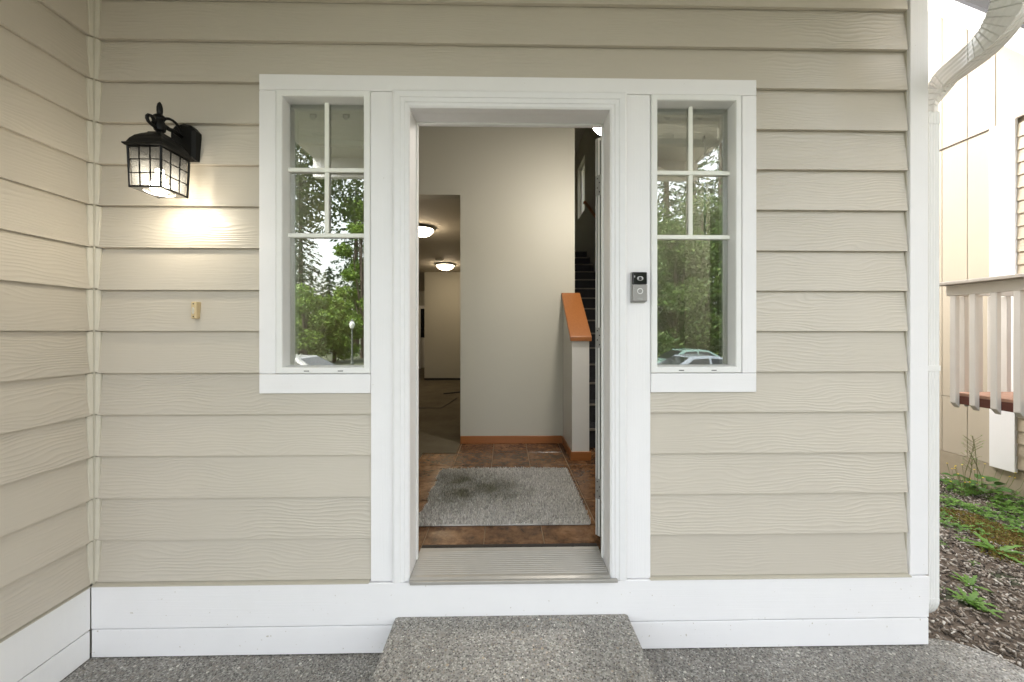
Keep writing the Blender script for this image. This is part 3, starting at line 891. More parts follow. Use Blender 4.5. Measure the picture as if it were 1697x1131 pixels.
    o_ = [(cx+x, cyy+y, zb_-.003) for x, y in sq]; i2 = [(cx+ro*math.cos(2*math.pi*j/n), cyy+ro*math.sin(2*math.pi*j/n), zb_-.003) for j in range(n)]
    o3 = [(x, y, z+.003) for x, y, z in o_]; i3 = [(x, y, z+.003) for x, y, z in i2]
    vs_ = o_ + i2 + i3 + o3; fs = []
    for ring in range(4):
        A, B = ring*n, ((ring+1) % 4)*n
        for j in range(n):
            k_ = (j+1) % n; fs.append((A+j, A+k_, B+k_, B+j))
    pl.add(vs_, fs); pl.build('bottom_plate', M['steel'], r)
    # bulb hanging from a socket
    bp = [(.002, zb_-.008), (.016, zb_-.005), (.027, zb_+.006), (.030, zb_+.018), (.024, zb_+.036), (.014, zb_+.056), (.012, zb_+.086)]
    MB().lathe(bp, (cx, cyy, 0), 18).build('bulb', M['bulb'], r, smooth=True)
    MB().lathe([(.014, zb_+.086), (.016, zb_+.092), (.016, zt_), (.03, zt_+.002)], (cx, cyy, 0), 14).build('socket', M['black_metal'], r)
lantern()

# ------------------------------------------------------------------ door bells
def push_bell():
    p = at_y(331, 515, -.012); cx, cz_ = p.x - .004, p.z
    r = empty('doorbell_button', (cx, -.012, cz_ - .018)); tag(r, 'small cream plastic bell push on the siding under the lantern', 'doorbell')
    w, h = .0115, .036
    m = MB(); m.loft([[(cx+a*w*f_, y, cz_+b*h*g2) for a, b in ((-1,-1),(1,-1),(1,1),(-1,1))] for y, f_, g2 in ((-.012, 1, 1), (-.036, 1, 1), (-.040, .8, .95))])
    m.build('case', M['cream_plastic'], r, bevel=.002)
    m = MB(); m.loft([[(cx+.0055*math.cos(t_), y, cz_-.002+.015*math.sin(t_)) for t_ in [i*math.pi/8 for i in range(16)]] for y in (-.039, -.043)])
    m.build('button', M['caulk'], r, bevel=.001)
    for dz in (.027, -.027): MB().disc_screw((cx, -.040, cz_+dz), (0,-1,0), .003, .0006).build('screw', M['dark'], r)
push_bell()
def video_bell():
    yf = -.052
    x0, x1 = X(1048.5, yf), X(1073, yf); zt_, zb_ = Z(1060, 451, yf), Z(1060, 500, yf)
    cx = (x0+x1)/2
    r = empty('video_doorbell', (cx, T, zb_)); tag(r, 'grey and black video doorbell on the white board beside the door', 'doorbell')
    MB().box(x0-.003, x1-.002, T-.0005, T-.010, zb_-.003, zt_+.001).build('mount', M['steel'], r, bevel=.002)
    zm = zb_ + (zt_-zb_)*.585
    MB().box(x0, x1, T-.0105, yf, zb_, zm-.0005).build('faceplate', M['bell_grey'], r, bevel=.004, seg=3)
    MB().box(x0, x1, T-.0105, yf+.0005, zm, zt_).build('camera_window', M['bell_black'], r, bevel=.004, seg=3)
    zl = (zm+zt_)/2 - .002
    m = MB()
    m.loft([[(cx + rr*math.cos(t_), y, zl + rr*.72*math.sin(t_)) for t_ in [i*math.pi/10 for i in range(20)]] for rr, y in ((.014, yf-.0001), (.013, yf-.0035), (.010, yf-.004))])
    m.build('lens_ring', M['steel'], r)
    m = MB(); m.loft([[(cx + rr*math.cos(t_), y, zl + rr*math.sin(t_)) for t_ in [i*math.pi/10 for i in range(20)]] for rr, y in ((.0072, yf-.0041), (.0055, yf-.007), (.002, yf-.008))])
    m.build('lens', M['bell_black'], r, smooth=True)
    m = MB(); m.box(x0+.006, x0+.010, yf-.001, yf, zt_-.024, zt_-.016); m.build('sensor', M['steel'], r)
    zq = zb_ + (zm-zb_)*.60; n = 24
    ring = []
    for rr, y in ((.0125, yf-.0001), (.0125, yf-.0016), (.0098, yf-.0016), (.0098, yf-.0001)):
        ring.append([(cx+rr*math.cos(2*math.pi*j/n), y, zq+rr*math.sin(2*math.pi*j/n)) for j in range(n)])
    MB().loft(ring, caps=False).build('button_ring', M['vinyl'], r)
    MB().loft([[(cx+rr*math.cos(2*math.pi*j/n), y, zq+rr*math.sin(2*math.pi*j/n)) for j in range(n)] for rr, y in ((.0095, yf-.0001), (.009, yf-.0012))]).build('button', M['bell_grey'], r)
    tx = bpy.data.curves.new('lettering', 'FONT'); tx.body = 'ring'; tx.size = .014; tx.align_x = 'CENTER'; tx.extrude = .0003
    o = bpy.data.objects.new('lettering', tx); COL.objects.link(o); bpy.context.view_layer.update()
    me = bpy.data.meshes.new_from_object(o.evaluated_get(bpy.context.evaluated_depsgraph_get())); bpy.data.objects.remove(o)
    o = bpy.data.objects.new('lettering', me); COL.objects.link(o); o.parent = r
    o.location = (0, yf - .0004 - T, .009); o.rotation_euler = (R(90), 0, 0); me.materials.clear(); me.materials.append(M['steel'])
video_bell()

# ------------------------------------------------------------------ interior: shell
YW = 1.94                                          # hall end wall
xe0, xe1 = X(763, YW), X(952.5, YW)                 # its left and right ends
KX0, KX1 = .560, .705                              # stair knee wall
XW = 1.60                                          # stairwell side wall
UP = 5.12
hall = MB()
hall.box(xe0, xe1, YW, YW + .12, 0, 2.40)
hall.box(XL, xe1, YW, YW + .12, 2.40, UP)
tag(hall.build('hall_wall', M['drywall']), 'greige hall wall facing the open front door', kind='structure')
tag(MB().box(xe1 - .12, xe1, YW + .1205, 8.1, 0, UP).build('stair_wall', M['drywall']), 'wall along the staircase', kind='structure')
# outer right wall with the stair window hole
a, b = at_x(957.5, 282, XW), at_x(969.2, 350, XW)
wy0, wy1, wz0s, wz1s = b.y, a.y, at_x(957.5, 365, XW).z, a.z
rw = MB()
rw.box(XW, XR - .024, .2005, wy0, -.5, UP); rw.box(XW, XR - .024, wy1, 8.3, -.5, UP); rw.box(XW, XR - .024, wy0, wy1, -.5, wz0s); rw.box(XW, XR - .024, wy0, wy1, wz1s, UP)
tag(rw.build('stairwell_wall', M['drywall']), 'outer wall of the stairwell with a small high window', kind='structure')
sw = MB().box(XW + .10, XW + .106, wy0, wy1, wz0s, wz1s).build('stair_window', M['clear']); tag(sw, 'bright window high on the stairwell wall', 'window')
fr = MB(); fr.box(XW+.08, XW+.13, wy0, wy0+.03, wz0s, wz1s); fr.box(XW+.08, XW+.13, wy1-.03, wy1, wz0s, wz1s); fr.box(XW+.08, XW+.13, wy0+.03, wy1-.03, wz0s, wz0s+.03); fr.box(XW+.08, XW+.13, wy0+.03, wy1-.03, wz1s-.03, wz1s)
fr.build('frame', M['vinyl'], sw)
tag(MB().box(XL-.2, XR-.024, .2005, 8.3, UP, UP+.1).build('upper_ceiling', M['ceiling']), 'ceiling above the tall hall', kind='structure')
tag(MB().box(XL-.2, XL, .2005, YW + .12, -.4, UP).build('hall_left_wall', M['drywall']), 'left wall of the hall', kind='structure')
tag(MB().box(xe1, XR-.024, 8.1, 8.3, 2.5, UP).build('landing_wall', M['drywall']), 'wall at the head of the stairs', kind='structure')
# hallway beyond
HX0 = -4.6
tag(MB().box(HX0, xe0, YW + .1205, 10.4, 2.402, 2.5).build('hallway_ceiling', M['ceiling']), 'low ceiling of the hallway', kind='structure')
tag(MB().box(HX0 - .1, HX0, YW, 10.4, -.2, 2.5).build('hallway_left_wall', M['drywall']), 'far left wall of the hallway', kind='structure')
tag(MB().box(HX0, XL-.2005, YW, YW + .12, -.2, 2.5).build('hallway_near_wall', M['drywall']), 'near wall of the back room', kind='structure')
tag(MB().box(xe0 + .0, xe1 - .1205, YW + .1205, 10.4, -.2, 2.5).build('hallway_right_wall', M['drywall']), 'right wall of the hallway', kind='structure')
YB = 6.58
hb0 = X(703.5, YB)
bw_ = MB().box(hb0, xe0 - .001, YB, YB + .12, 0, 2.40); o = bw_.build('hallway_end_wall', M['drywall']); tag(o, 'greige wall at the end of the hallway', kind='structure')
MB().box(hb0, xe0 - .002, YB - .012, YB - .0003, .0, .05).build('baseboard', M['dark'], o)
tag(MB().box(HX0, xe0, 10.4, 10.6, -.2, 2.5).build('back_wall', M['drywall']), 'back wall of the far room', kind='structure')
# white framed glass door far back
yp = 9.2
px0_, px1_ = X(686, yp), X(704, yp)
pd = empty('patio_door', ((px0_+px1_)/2, yp, 0)); tag(pd, 'white framed glass door at the far end of the hallway', 'door')
zt_ = Z(695, 512, yp)
for xa, xb in ((px0_-.05, px0_), (X(694.5, yp), X(697.5, yp)), (px1_, px1_+.05)):
    MB().box(xa, xb, yp-.03, yp+.03, .0, zt_).build('stile', M['vinyl'], pd)
MB().box(px0_-.05, px1_+.05, yp-.031, yp+.031, zt_, zt_+.09).build('rail', M['vinyl'], pd)
MB().box(px0_, px1_, yp-.01, yp+.01, Z(695, 560, yp), zt_).build('pane', M['car_glass'], pd)
MB().box(px0_, px1_, yp-.012, yp+.012, .02, Z(695, 560, yp)-.001).build('kick_panel', M['blind'], pd)

k = 0
while Z0 + k*PITCH < UP:
    zb, zt = Z0 + k*PITCH, Z0 + (k+1)*PITCH + .028
    spans = [(.102, 8.3)] if zt < wz0s or zb > wz1s else [(.102, wy0), (wy1, 8.3)]
    for y0, y1 in spans:
        xa, xb, th = XR - .006, XR - .0175, .006
        MB().loft([[(xa-th, y, zb), (xa, y, zb), (xb, y, zt), (xb-th, y, zt)] for y in (y0, y1)]).build('siding_plank', M['siding_side'], house)
    k += 1
MB().box(XL - .2, XL + .024, SWE - .022, SWE - .0005, PORCH_Z + .004, CEIL).build('corner_board', M['trim_v'], house, bevel=.002)

# ------------------------------------------------------------------ interior: floor
def clip(poly, region):
    out = poly
    n = len(region)
    for i in range(n):
        a, b = region[i], region[(i+1) % n]; inp, out = out, []
        side = lambda p: (b[0]-a[0])*(p[1]-a[1]) - (b[1]-a[1])*(p[0]-a[0])
        for j in range(len(inp)):
            p, q = inp[j], inp[(j+1) % len(inp)]; sp, sq_ = side(p), side(q)
            if sp >= 0: out.append(p)
            if (sp >= 0) != (sq_ >= 0):
                t = sp/(sp-sq_); out.append((p[0]+(q[0]-p[0])*t, p[1]+(q[1]-p[1])*t))
        if not out: return []
    return out
REG = [(-.735, .206), (1.598, .206), (1.598, 1.938), (xe0 - .002, 1.938), (-.735, 1.645)]
fl = slab(REG, -.08, -.004).build('hall_floor', M['grout']); tag(fl, 'brown tiled floor inside the front door', kind='structure')
PT, gpx, gpy = .31, .199, .432
for i in range(-4, 6):
    for j in range(-1, 5):
        x0, y0 = gpx + i*PT + .003, gpy + j*PT + .003
        p = clip([(x0, y0), (x0+PT-.006, y0), (x0+PT-.006, y0+PT-.006), (x0, y0+PT-.006)], REG)
        if len(p) >= 3:
            dz = rnd.uniform(-.0006, .0006)
            slab(p, -.0035, dz).build('floor_tile', M['tile'], fl, bevel=.0018)
tag(MB().box(HX0, xe0 - .003, 1.66, 10.4, -.1, .006).box(XL, -.737, .206, 1.66, -.1, .0055).build('carpet_floor', M['carpet']), 'tan carpet of the hallway', kind='structure')
# (the carpet edge is cut at 45 degrees against the tiles)
# dark line on the carpet, a thin bent tube
cp = [at_z(692, 676.5, .01), at_z(731, 676.5, .01), at_z(744, 669, .01), at_z(757, 660, .01)]
cb = MB().tube(cp, .006, 6); tag(cb.build('floor_line', M['dark']), 'dark bent line lying on the hallway carpet', 'cable')
tag(MB().tube([at_z(735, 653, .012), at_z(750, 651.5, .016), at_z(764, 650, .012)], .014, 6).build('floor_strip', M['dark']), 'dark low floor strip by the hallway corner', 'floor vent')  # plain dark tube laid along the carpet

# baseboards of the hall wall, stained
hw_ = bpy.data.objects['hall_wall']
MB().box(xe0, KX0 - .013, YW - .013, YW - .0004, .0, .075).build('baseboard', M['oak_x'], hw_, bevel=.003)

# knee wall
kw = empty('knee_wall', (.5*(KX0+KX1), 1.7, 0)); tag(kw, 'low painted stair wall with a sloping orange wood cap', 'half wall')
KY0, KY1 = at_z(948, 763, 0).y, YW - .0006
zc0 = Z(965, 563, KY0) - .0; zc1 = Z(936, 493, KY1)
m = MB(); m.loft([[(x, KY0, 0), (x, KY1, 0), (x, KY1, zc1 - .0), (x, KY0, zc0)] for x in (KX0, KX1)]); m.build('wall', M['half_wall'], kw)
sl_ = (zc1-zc0)/(KY1-KY0)
m = MB(); ys_ = (KY0 - .018, KY1 - .0)
m.loft([[(x, ys_[0], zc0 + sl_*(ys_[0]-KY0) + .0006), (x, ys_[1], zc1 + .0006), (x, ys_[1], zc1 + .044), (x, ys_[0], zc0 + sl_*(ys_[0]-KY0) + .038)] for x in (KX0-.018, KX1+.018)])
m.build('cap', M['oak'], kw, bevel=.004, seg=2)
m = MB(); m.box(KX0-.013, KX0-.0004, KY0-.0004, KY1-.013, 0, .075); m.build('baseboard', M['oak'], kw, bevel=.003)
m = MB(); m.box(KX0-.013, KX1+.013, KY0-.014, KY0-.0008, 0, .075); m.build('baseboard', M['oak_x'], kw, bevel=.003)

# staircase
sc_ = empty('staircase', (1.15, 1.78, 0)); tag(sc_, 'dark carpeted staircase rising behind the knee wall', 'staircase')
RISE, RUN, SY = .177, .27, 1.78
sxa, sxb = KX1 + .002, XW - .002
stepm = None
for i in range(1, 16):
    zt_ = RISE*i; y0 = SY + RUN*(i-1); y1 = y0 + RUN + .02 if i < 15 else 8.098
    xa = sxa if y0 < YW else xe1 + .002
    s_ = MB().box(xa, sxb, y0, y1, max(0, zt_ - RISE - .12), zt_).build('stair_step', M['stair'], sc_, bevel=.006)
    nz_ = MB().box(xa + .002, sxb - .002, y0 - .012, y0 + .020, zt_ - .016, zt_ + .004).build('nosing', M['nose'], s_, bevel=.006)
# handrail
hr = empty('handrail', (1.52, 5.4, 3.4)); tag(hr, 'brown wooden handrail on the stairwell wall', 'handrail')
h0 = at_x(969.5, 335, 1.53)
m = MB().tube([h0 + Vector((0, .06, .0)), h0, h0 + Vector((0, -1.8, -1.8*RISE/RUN)), h0 + Vector((0, -3.4, -3.4*RISE/RUN))], .026, 8)
m.build('rail', M['oak'], hr)
for q in (.3, 1.7, 3.1):
    p = h0 + Vector((0, -q, -q*RISE/RUN)); MB().tube([p, p + Vector((.03, 0, -.04)), p + Vector((.068, 0, -.04))], .008, 6).build('bracket', M['steel'], hr)

# rug
RX = (-.492, .478); RYN, RYF = .425, 1.235
rug = empty('doormat', (0, .83, .002)); tag(rug, 'grey shaggy doormat with dark stains on the tiles inside the door', 'mat')
tr_ = NT('rug_pile')
gi = tr_.n('ShaderNodeNewGeometry'); v = tr_.coords()
def near(x, y, r):
    q = tr_.n('ShaderNodeVectorMath', operation='DISTANCE'); tr_.set(q.inputs[0], v); q.inputs[1].default_value = (x, y, .01)
    return tr_.math('SUBTRACT', 1.0, tr_.math('DIVIDE', q.outputs['Value'], r))
stn = tr_.math('MAXIMUM', near(-.33, .19, .30), tr_.math('MAXIMUM', near(-.10, .05, .34), near(-.30, -.02, .30)))
stn = tr_.math('ADD', stn, tr_.math('MULTIPLY_ADD', tr_.noise(v, 9, 4, .6, .3), 1.3, -.72))
st1 = tr_.ramp(stn, [(.0, (.64,.615,.57)), (.95, (.24,.228,.165))])
isl = tr_.ramp(gi.outputs['Random Per Island'], [(0, (.5,.5,.5)), (.5, (.9,.9,.9)), (1, (1.25,1.25,1.25))])
tr_.bsdf(tr_.mix(1.0, st1, isl, 'MULTIPLY'), .95, spec=.1)
M['rug'] = tr_.m
MB().box(RX[0]+.006, RX[1]-.006, RYN+.006, RYF-.006, .002, .010).build('backing', M['rug'], rug)
rng = np.random.default_rng(3)
n = 42000
bx_ = rng.uniform(RX[0], RX[1], n); by_ = rng.uniform(RYN, RYF, n)
ex = .008*np.sin(by_*21)+.004*np.sin(by_*57); bx_ = bx_ + np.where(np.abs(bx_-RX[0]) < .05, ex, 0) * 1.0
by_ = by_ + np.where(by_ > RYF-.06, -.014*np.sin((bx_-RX[0])*3.2)*-1, 0) + np.where(by_ < RYN+.05, .006*np.sin(bx_*17), 0)
an = rng.uniform(0, 2*np.pi, n); ln = rng.uniform(.010, .021, n); lean = rng.uniform(.2, 1.0, n)*.013
dx, dy = np.cos(an), np.sin(an); wd = rng.uniform(.0014, .0026, n)
base = np.stack([bx_, by_, np.full(n, .007)], 1)
sd_ = np.stack([-dy*wd, dx*wd, np.zeros(n)], 1)
tip = base + np.stack([dx*lean, dy*lean, ln], 1)
blv = np.stack([base - sd_, base + sd_, tip + sd_*.7, tip - sd_*.7], 1)
o = fast_mesh('pile', blv.reshape(-1, 3), 4, M['rug'], rug); o['kind'] = 'stuff'

# ceiling lamps (lit)
def bowl_lamp(c, rad, label, rod=0.0, group=None, mat='bowl_hall'):
    r = empty('ceiling_lamp', c); tag(r, label, 'ceiling lamp', group)
    cx, cy_, cz_ = c
    if rod:
        MB().tube([(cx, cy_, cz_), (cx, cy_, cz_+rod)], .008, 6).build('rod', M['black_metal'], r)
    MB().lathe([(rad*.55, -.0), (rad*1.0, -.018), (rad*1.02, -.030), (rad*.94, -.034)], c, 28).build('rim', M['black_metal'], r, smooth=True)
    MB().lathe([(rad*.93, -.0345), (rad*.86, -.062), (rad*.62, -.095), (rad*.30, -.115), (rad*.05, -.120)], c, 28).build('bowl', M[mat], r, smooth=True)
    MB().lathe([(.009, -.120), (.012, -.128), (.005, -.140)], c, 10).build('finial', M['black_metal'], r)
gname = 'lit ceiling lamps of the hallway'
p1 = at_z(700, 377, 2.4005)
bowl_lamp((p1.x, p1.y, 2.4005), .15, 'lit bowl ceiling lamp nearer to the front door, cut by the door jamb', 0, gname)
p2 = at_z(738, 438, 2.4005)
bowl_lamp((p2.x, p2.y, 2.4005), .180, 'lit bowl ceiling lamp deeper in the hallway behind the smoke detector', 0, gname)
p4 = at_y(1008, 194, .95)
bowl_lamp((p4.x, p4.y, p4.z), .12, 'lit hanging bowl lamp above the open door edge', UP - p4.z - .002, None, 'bowl')
bowl_lamp((-3.4, 8.6, 2.4005), .17, 'lit bowl ceiling lamp in the far room, out of sight', 0)
p3 = at_z(728.5, 430, 2.4)
MB_ = MB().lathe([(.07, -.0), (.07, -.022), (.055, -.034), (.02, -.036)], (p3.x, p3.y, 2.4005), 20)
tag(MB_.build('smoke_detector', M['blind'], smooth=True), 'round pale smoke detector on the hallway ceiling', 'smoke detector')

# ------------------------------------------------------------------ neighbour house
XN = 4.75
nb = empty('neighbour_house', (XN, 1.0, -.5)); tag(nb, 'cream panelled house across the side strip', 'house')
z_top, z_mid, z_low = at_x(1557, 250, XN).z, at_x(1557, 655, XN).z, at_x(1560, 746, XN).z
yt0, yt1 = at_x(1687, 400, XN).y, at_x(1644, 400, XN).y              # white trim board (near, far)
def npanel(y0, y1, z0, z1): return MB().box(XN, XN + .02, y0 + .0022, y1 - .0022, z0, z1).build('siding_panel', M['n_panel'], nb, bevel=.0015)
seams = [at_x(1603, 250, XN).y, at_x(1650, 200, XN).y]
pw_ = seams[0] - seams[1]
for q in range(-1, 9):
    ya = seams[1] + q*pw_
    npanel(ya, ya + pw_, z_top + .004, 6.2)
    if ya + pw_ > yt1 + .03:
        y_a = max(ya, yt1 + .001)
        npanel(y_a, ya + pw_, z_mid + .003, z_top - .003); npanel(y_a, ya + pw_, z_low, z_mid - .003)
for q in range(1, 6):
    npanel(seams[1] - (q+1)*pw_, seams[1] - q*pw_, z_top + .004, 6.2)
MB().box(XN - .006, XN - .0005, -3, 8, z_top - .005, z_top + .006).build('flashing', M['bark'], nb)
zb_trim = at_x(1660, 778, XN - .03).z
m = MB(); m.box(XN - .03, XN - .0006, yt0, yt1, zb_trim, z_top - .004); m.build('corner_board', M['n_white'], nb, bevel=.002)
# lap siding beyond the trim board (towards the viewer)
kk = 0; lp = .118
while True:
    zb_ = z_low + .02 + kk*lp
    if zb_ + lp > z_top - .004: break
    m = MB(); m.add([(XN-.016, -3, zb_), (XN-.016, yt0-.002, zb_), (XN+.0, yt0-.002, zb_), (XN+.0, -3, zb_), (XN-.005, -3, zb_+lp+.01), (XN-.005, yt0-.002, zb_+lp+.01), (XN+.004, yt0-.002, zb_+lp+.01), (XN+.004, -3, zb_+lp+.01)],
                    [(0,3,2,1),(4,5,6,7),(0,1,5,4),(1,2,6,5),(2,3,7,6),(3,0,4,7)])
    m.build('siding_plank', M['n_lap'], nb); kk += 1
MB().box(XN + .0205, XN + 6, -3, 8, -.3, 6.2).build('wall', M['n_panel'], nb)
MB().box(XN + .0, XN + .02, -3, 8, -1.0, z_low - .003).build('foundation', M['n_found'], nb)
# raking eave: frieze, soffit, fascia
pA, pB = at_x(1551, 3, XN - .02), at_x(1640, 41, XN - .02)
sl2 = (pB.z - pA.z) / (pB.y - pA.y)
zr = lambda y: pA.z + sl2 * (y - pA.y)
ya, yb = pB.y - .75, pA.y + .6
def rake(x0, x1, d0, d1, name, mat):
    m = MB(); m.loft([[(x, ya, zr(ya)+d0), (x, yb, zr(yb)+d0), (x, yb, zr(yb)+d1), (x, ya, zr(ya)+d1)] for x in (x0, x1)]); m.build(name, mat, nb)
rake(XN-.024, XN-.0005, .0, .16, 'frieze_board', M['n_white'])
rake(XN-.42, XN-.0245, .10, .118, 'rake_soffit', M['soffit'])
rake(XN-.445, XN-.4205, .04, .26, 'rake_fascia', M['n_white'])
rake(XN-.46, XN+3, .262, .30, 'roof', M['asphalt'])

# balcony / side landing
XB = 4.0
zcap = at_x(1557, 470, XB).z; zbot = at_x(1590, 677, XB).z
y_far = at_x(1588, 600, XB).y + .055
bal = empty('balcony', (XB + .35, 1.0, zbot)); tag(bal, 'weathered white railing landing with red deck on the cream house', 'balcony')
y_near = -1.2
MB().box(XB - .07, XB + .075, y_near, y_far + .075, zcap - .03, zcap).build('rail_cap', M['rail_h'], bal, bevel=.004)
MB().box(XB - .02, XB + .02, y_near, y_far + .02, zcap - .125, zcap - .031).build('top_rail', M['rail'], bal, bevel=.003)
MB().box(XB + .0755, XN - .001, y_far - .07, y_far + .075, zcap - .029, zcap - .001).build('rail_cap', M['rail_h'], bal, bevel=.004)
MB().box(XB + .0205, XN - .001, y_far - .02, y_far + .019, zcap - .124, zcap - .0305).build('top_rail', M['rail'], bal, bevel=.003)
ztopd = at_x(1625, 652, XB + .02).z - .02
MB().box(XB + .0205, XB + .06, y_near, y_far, zbot + .035, ztopd - .028).build('rim_joist', M['redwood'], bal, bevel=.003)
MB().box(XB + .0605, XN - .003, y_far - .04, y_far - .001, zbot + .035, ztopd - .028).build('rim_joist', M['redwood'], bal, bevel=.003)
nd = 5; wdb = (XN - .004 - XB - .0205) / nd
for q in range(nd):
    MB().box(XB + .0205 + q*wdb + .003, XB + .0205 + (q+1)*wdb - .003, y_near, y_far, ztopd - .027, ztopd).build('deck_board', M['deckboard'], bal, bevel=.003)
bm_ = MB(); hwb = .020
bm_.loft([[(-hwb, -hwb, .045), (hwb, -hwb, 0.0), (hwb, hwb, .0), (-hwb, hwb, .045)], [(-hwb, -hwb, zcap - .126 - zbot), (hwb, -hwb, zcap - .126 - zbot), (hwb, hwb, zcap - .126 - zbot), (-hwb, hwb, zcap - .126 - zbot)]])
b0 = bm_.build('baluster', M['rail'], bal, local=True, bevel=.002)
ybs = [y_far - .03 - .137*q for q in range(19)]
for q, yy in enumerate(ybs):
    L = Vector((XB - .0005, yy, zbot)) - bal.location
    if q == 0: b0.location = L
    else: copy_to(b0, L, bal)
for q in range(5):
    copy_to(b0, Vector((XB + .15 + q*.13, y_far + .0205 - .02 + .0205, zbot)) - bal.location, bal, R(-90))
MB().box(XN - .30, XN - .18, y_far - .30, y_far - .2, -.6, zbot + .034).build('support_post', M['rail'], bal, bevel=.003)
MB().box(XB + .061, XN - .004, .9, 1.05, zbot - .06, zbot + .034).build('beam', M['n_found'], bal)

# ------------------------------------------------------------------ mulch chips, moss, weeds
n = 45000
cx_ = rng.uniform(1.80, 4.7, n*2); cy__ = rng.uniform(-1.2, 4.2, n*2)
keep = cx_ > 1.9
cx_, cy__ = cx_[keep][:n], cy__[keep][:n]; n = len(cx_)
chz = np.array([ground_h(a_, b_) for a_, b_ in zip(cx_, cy__)]) + .012
L_ = rng.uniform(.004, .015, n)*rng.uniform(.6, 1.3, n); Wd = rng.uniform(.0025, .006, n); Tk = rng.uniform(.0015, .0035, n)
an = rng.uniform(0, np.pi*2, n); tl = rng.normal(0, .35, n); rl = rng.normal(0, .5, n)
u = np.stack([np.cos(an)*np.cos(tl), np.sin(an)*np.cos(tl), np.sin(tl)], 1)
w_ = np.stack([-np.sin(an)*np.cos(rl), np.cos(an)*np.cos(rl), np.sin(rl)], 1)
nn = np.cross(u, w_)
C_ = np.stack([cx_, cy__, chz + rng.uniform(0, .012, n)], 1)
corn = {}
for a_ in (-1, 1):
    for b_ in (-1, 1):
        for c__ in (-1, 1):
            tp = 1.0 if a_ < 0 else .6
            corn[(a_, b_, c__)] = C_ + u*(a_*L_)[:, None] + w_*(b_*Wd*tp)[:, None] + nn*(c__*Tk)[:, None]
order = [(-1,-1,-1),(1,-1,-1),(1,1,-1),(-1,1,-1),(-1,-1,1),(1,-1,1),(1,1,1),(-1,1,1)]
V8 = np.stack([corn[k] for k in order], 1).reshape(-1, 3)
quad = np.array([(0,3,2,1),(4,5,6,7),(0,1,5,4),(1,2,6,5),(2,3,7,6),(3,0,4,7)])
idx = (np.arange(n)[:, None, None]*8 + quad[None]).reshape(-1, 4)
me = bpy.data.meshes.new('bark_mulch'); me.vertices.add(len(V8)); me.vertices.foreach_set('co', V8.astype(np.float32).ravel())
me.loops.add(idx.size); me.loops.foreach_set('vertex_index', idx.astype(np.int32).ravel())
me.polygons.add(len(idx)); me.polygons.foreach_set('loop_start', np.arange(0, idx.size, 4, dtype=np.int32)); me.update(calc_edges=True)
me.materials.append(M['chips']); o = bpy.data.objects.new('bark_mulch', me); COL.objects.link(o)
tag(o, 'loose brown bark mulch beside the porch slab', kind='stuff')

def gpt(px, py):
    z = -.4
    for _ in range(6):
        p = at_z(px, py, z); z = ground_h(p.x, p.y)
    return Vector((p.x, p.y, z + .008))
# moss
mv = []
for (px, py, rad, cnt) in ((1640, 880, .22, 2600), (1680, 905, .20, 2200), (1600, 860, .15, 900), (1665, 925, .12, 700)):
    c0 = gpt(px, py)
    for i in range(cnt):
        a_, r_ = rng.uniform(0, 6.283), rad*math.sqrt(rng.uniform(0, 1)); x, y = c0.x + r_*math.cos(a_)*1.2, c0.y + r_*math.sin(a_)
        z = ground_h(x, y) + .012 + .02*(1-(r_/rad)**2); t_ = rng.uniform(0, 6.283); s_ = rng.uniform(.004, .010)
        mv += [(x-s_*math.cos(t_), y-s_*math.sin(t_), z), (x+s_*math.cos(t_), y+s_*math.sin(t_), z), (x+rng.normal(0,.005), y+rng.normal(0,.005), z+s_*1.3)]
o = fast_mesh('moss', np.array(mv), 3, M['moss']); tag(o, 'rusty yellow moss patch on the mulch', kind='stuff')

def leaf_blade(m, base, dirv, up, length, width, lobes=0, droop=.3):
    """a folded leaf with its own outline"""
    base = Vector(base); d = Vector(dirv).normalized(); s = d.cross(Vector(up)).normalized(); u_ = s.cross(d).normalized()
    nseg = 4 if not lobes else 2*lobes + 2
    pts = []
    for i in range(nseg + 1):
        t = i/nseg; wv = math.sin(math.pi*min(.98, .08+.92*t))**.8 * width
        if lobes and i % 2 == 1: wv *= .45
        if i == nseg: wv = 0
        cpt = base + d*(length*t) + u_*(length*.25*t - droop*length*t*t)
        pts.append((cpt - s*wv + u_*wv*.35, cpt, cpt + s*wv + u_*wv*.35))
    o = len(m.v)
    for a_, b_, c__ in pts: m.v += [tuple(a_), tuple(b_), tuple(c__)]
    for i in range(nseg):
        q = o + i*3; m.f += [(q, q+1, q+4, q+3), (q+1, q+2, q+5, q+4)]
def rosette(nl, length, width, lobes, rise, seed, joined=False):
    rr = random.Random(seed); out = []
    m = MB()
    for i in range(nl):
        a_ = i*2.39996 + rr.uniform(-.3, .3); el = rise + rr.uniform(-.15, .3)
        if not joined: m = MB()
        leaf_blade(m, (0,0,.004), (math.cos(a_)*math.cos(el), math.sin(a_)*math.cos(el), math.sin(el)), (0,0,1), length*rr.uniform(.65,1.1), width*rr.uniform(.8,1.2), lobes)
        if not joined: out.append(m)
    return m if joined else out
def small_plant(seed, n=26, spread=.09, h=.07, ls=.028, lw=.013, lobes=1):
    rr = random.Random(seed); m = MB()
    for i in range(n):
        a_ = rr.uniform(0, 6.283); r_ = spread*math.sqrt(rr.random()); z = h*rr.uniform(.2, 1)*(1-.5*r_/spread)
        x, y = r_*math.cos(a_), r_*math.sin(a_)
        for q in range(3):
            b_ = a_ + (q-1)*1.1 + rr.uniform(-.3,.3)
            leaf_blade(m, (x, y, z), (math.cos(b_), math.sin(b_), rr.uniform(-.2,.4)), (0,0,1), ls*rr.uniform(.7,1.2), lw*rr.uniform(.8,1.2), lobes, .4)
    return m
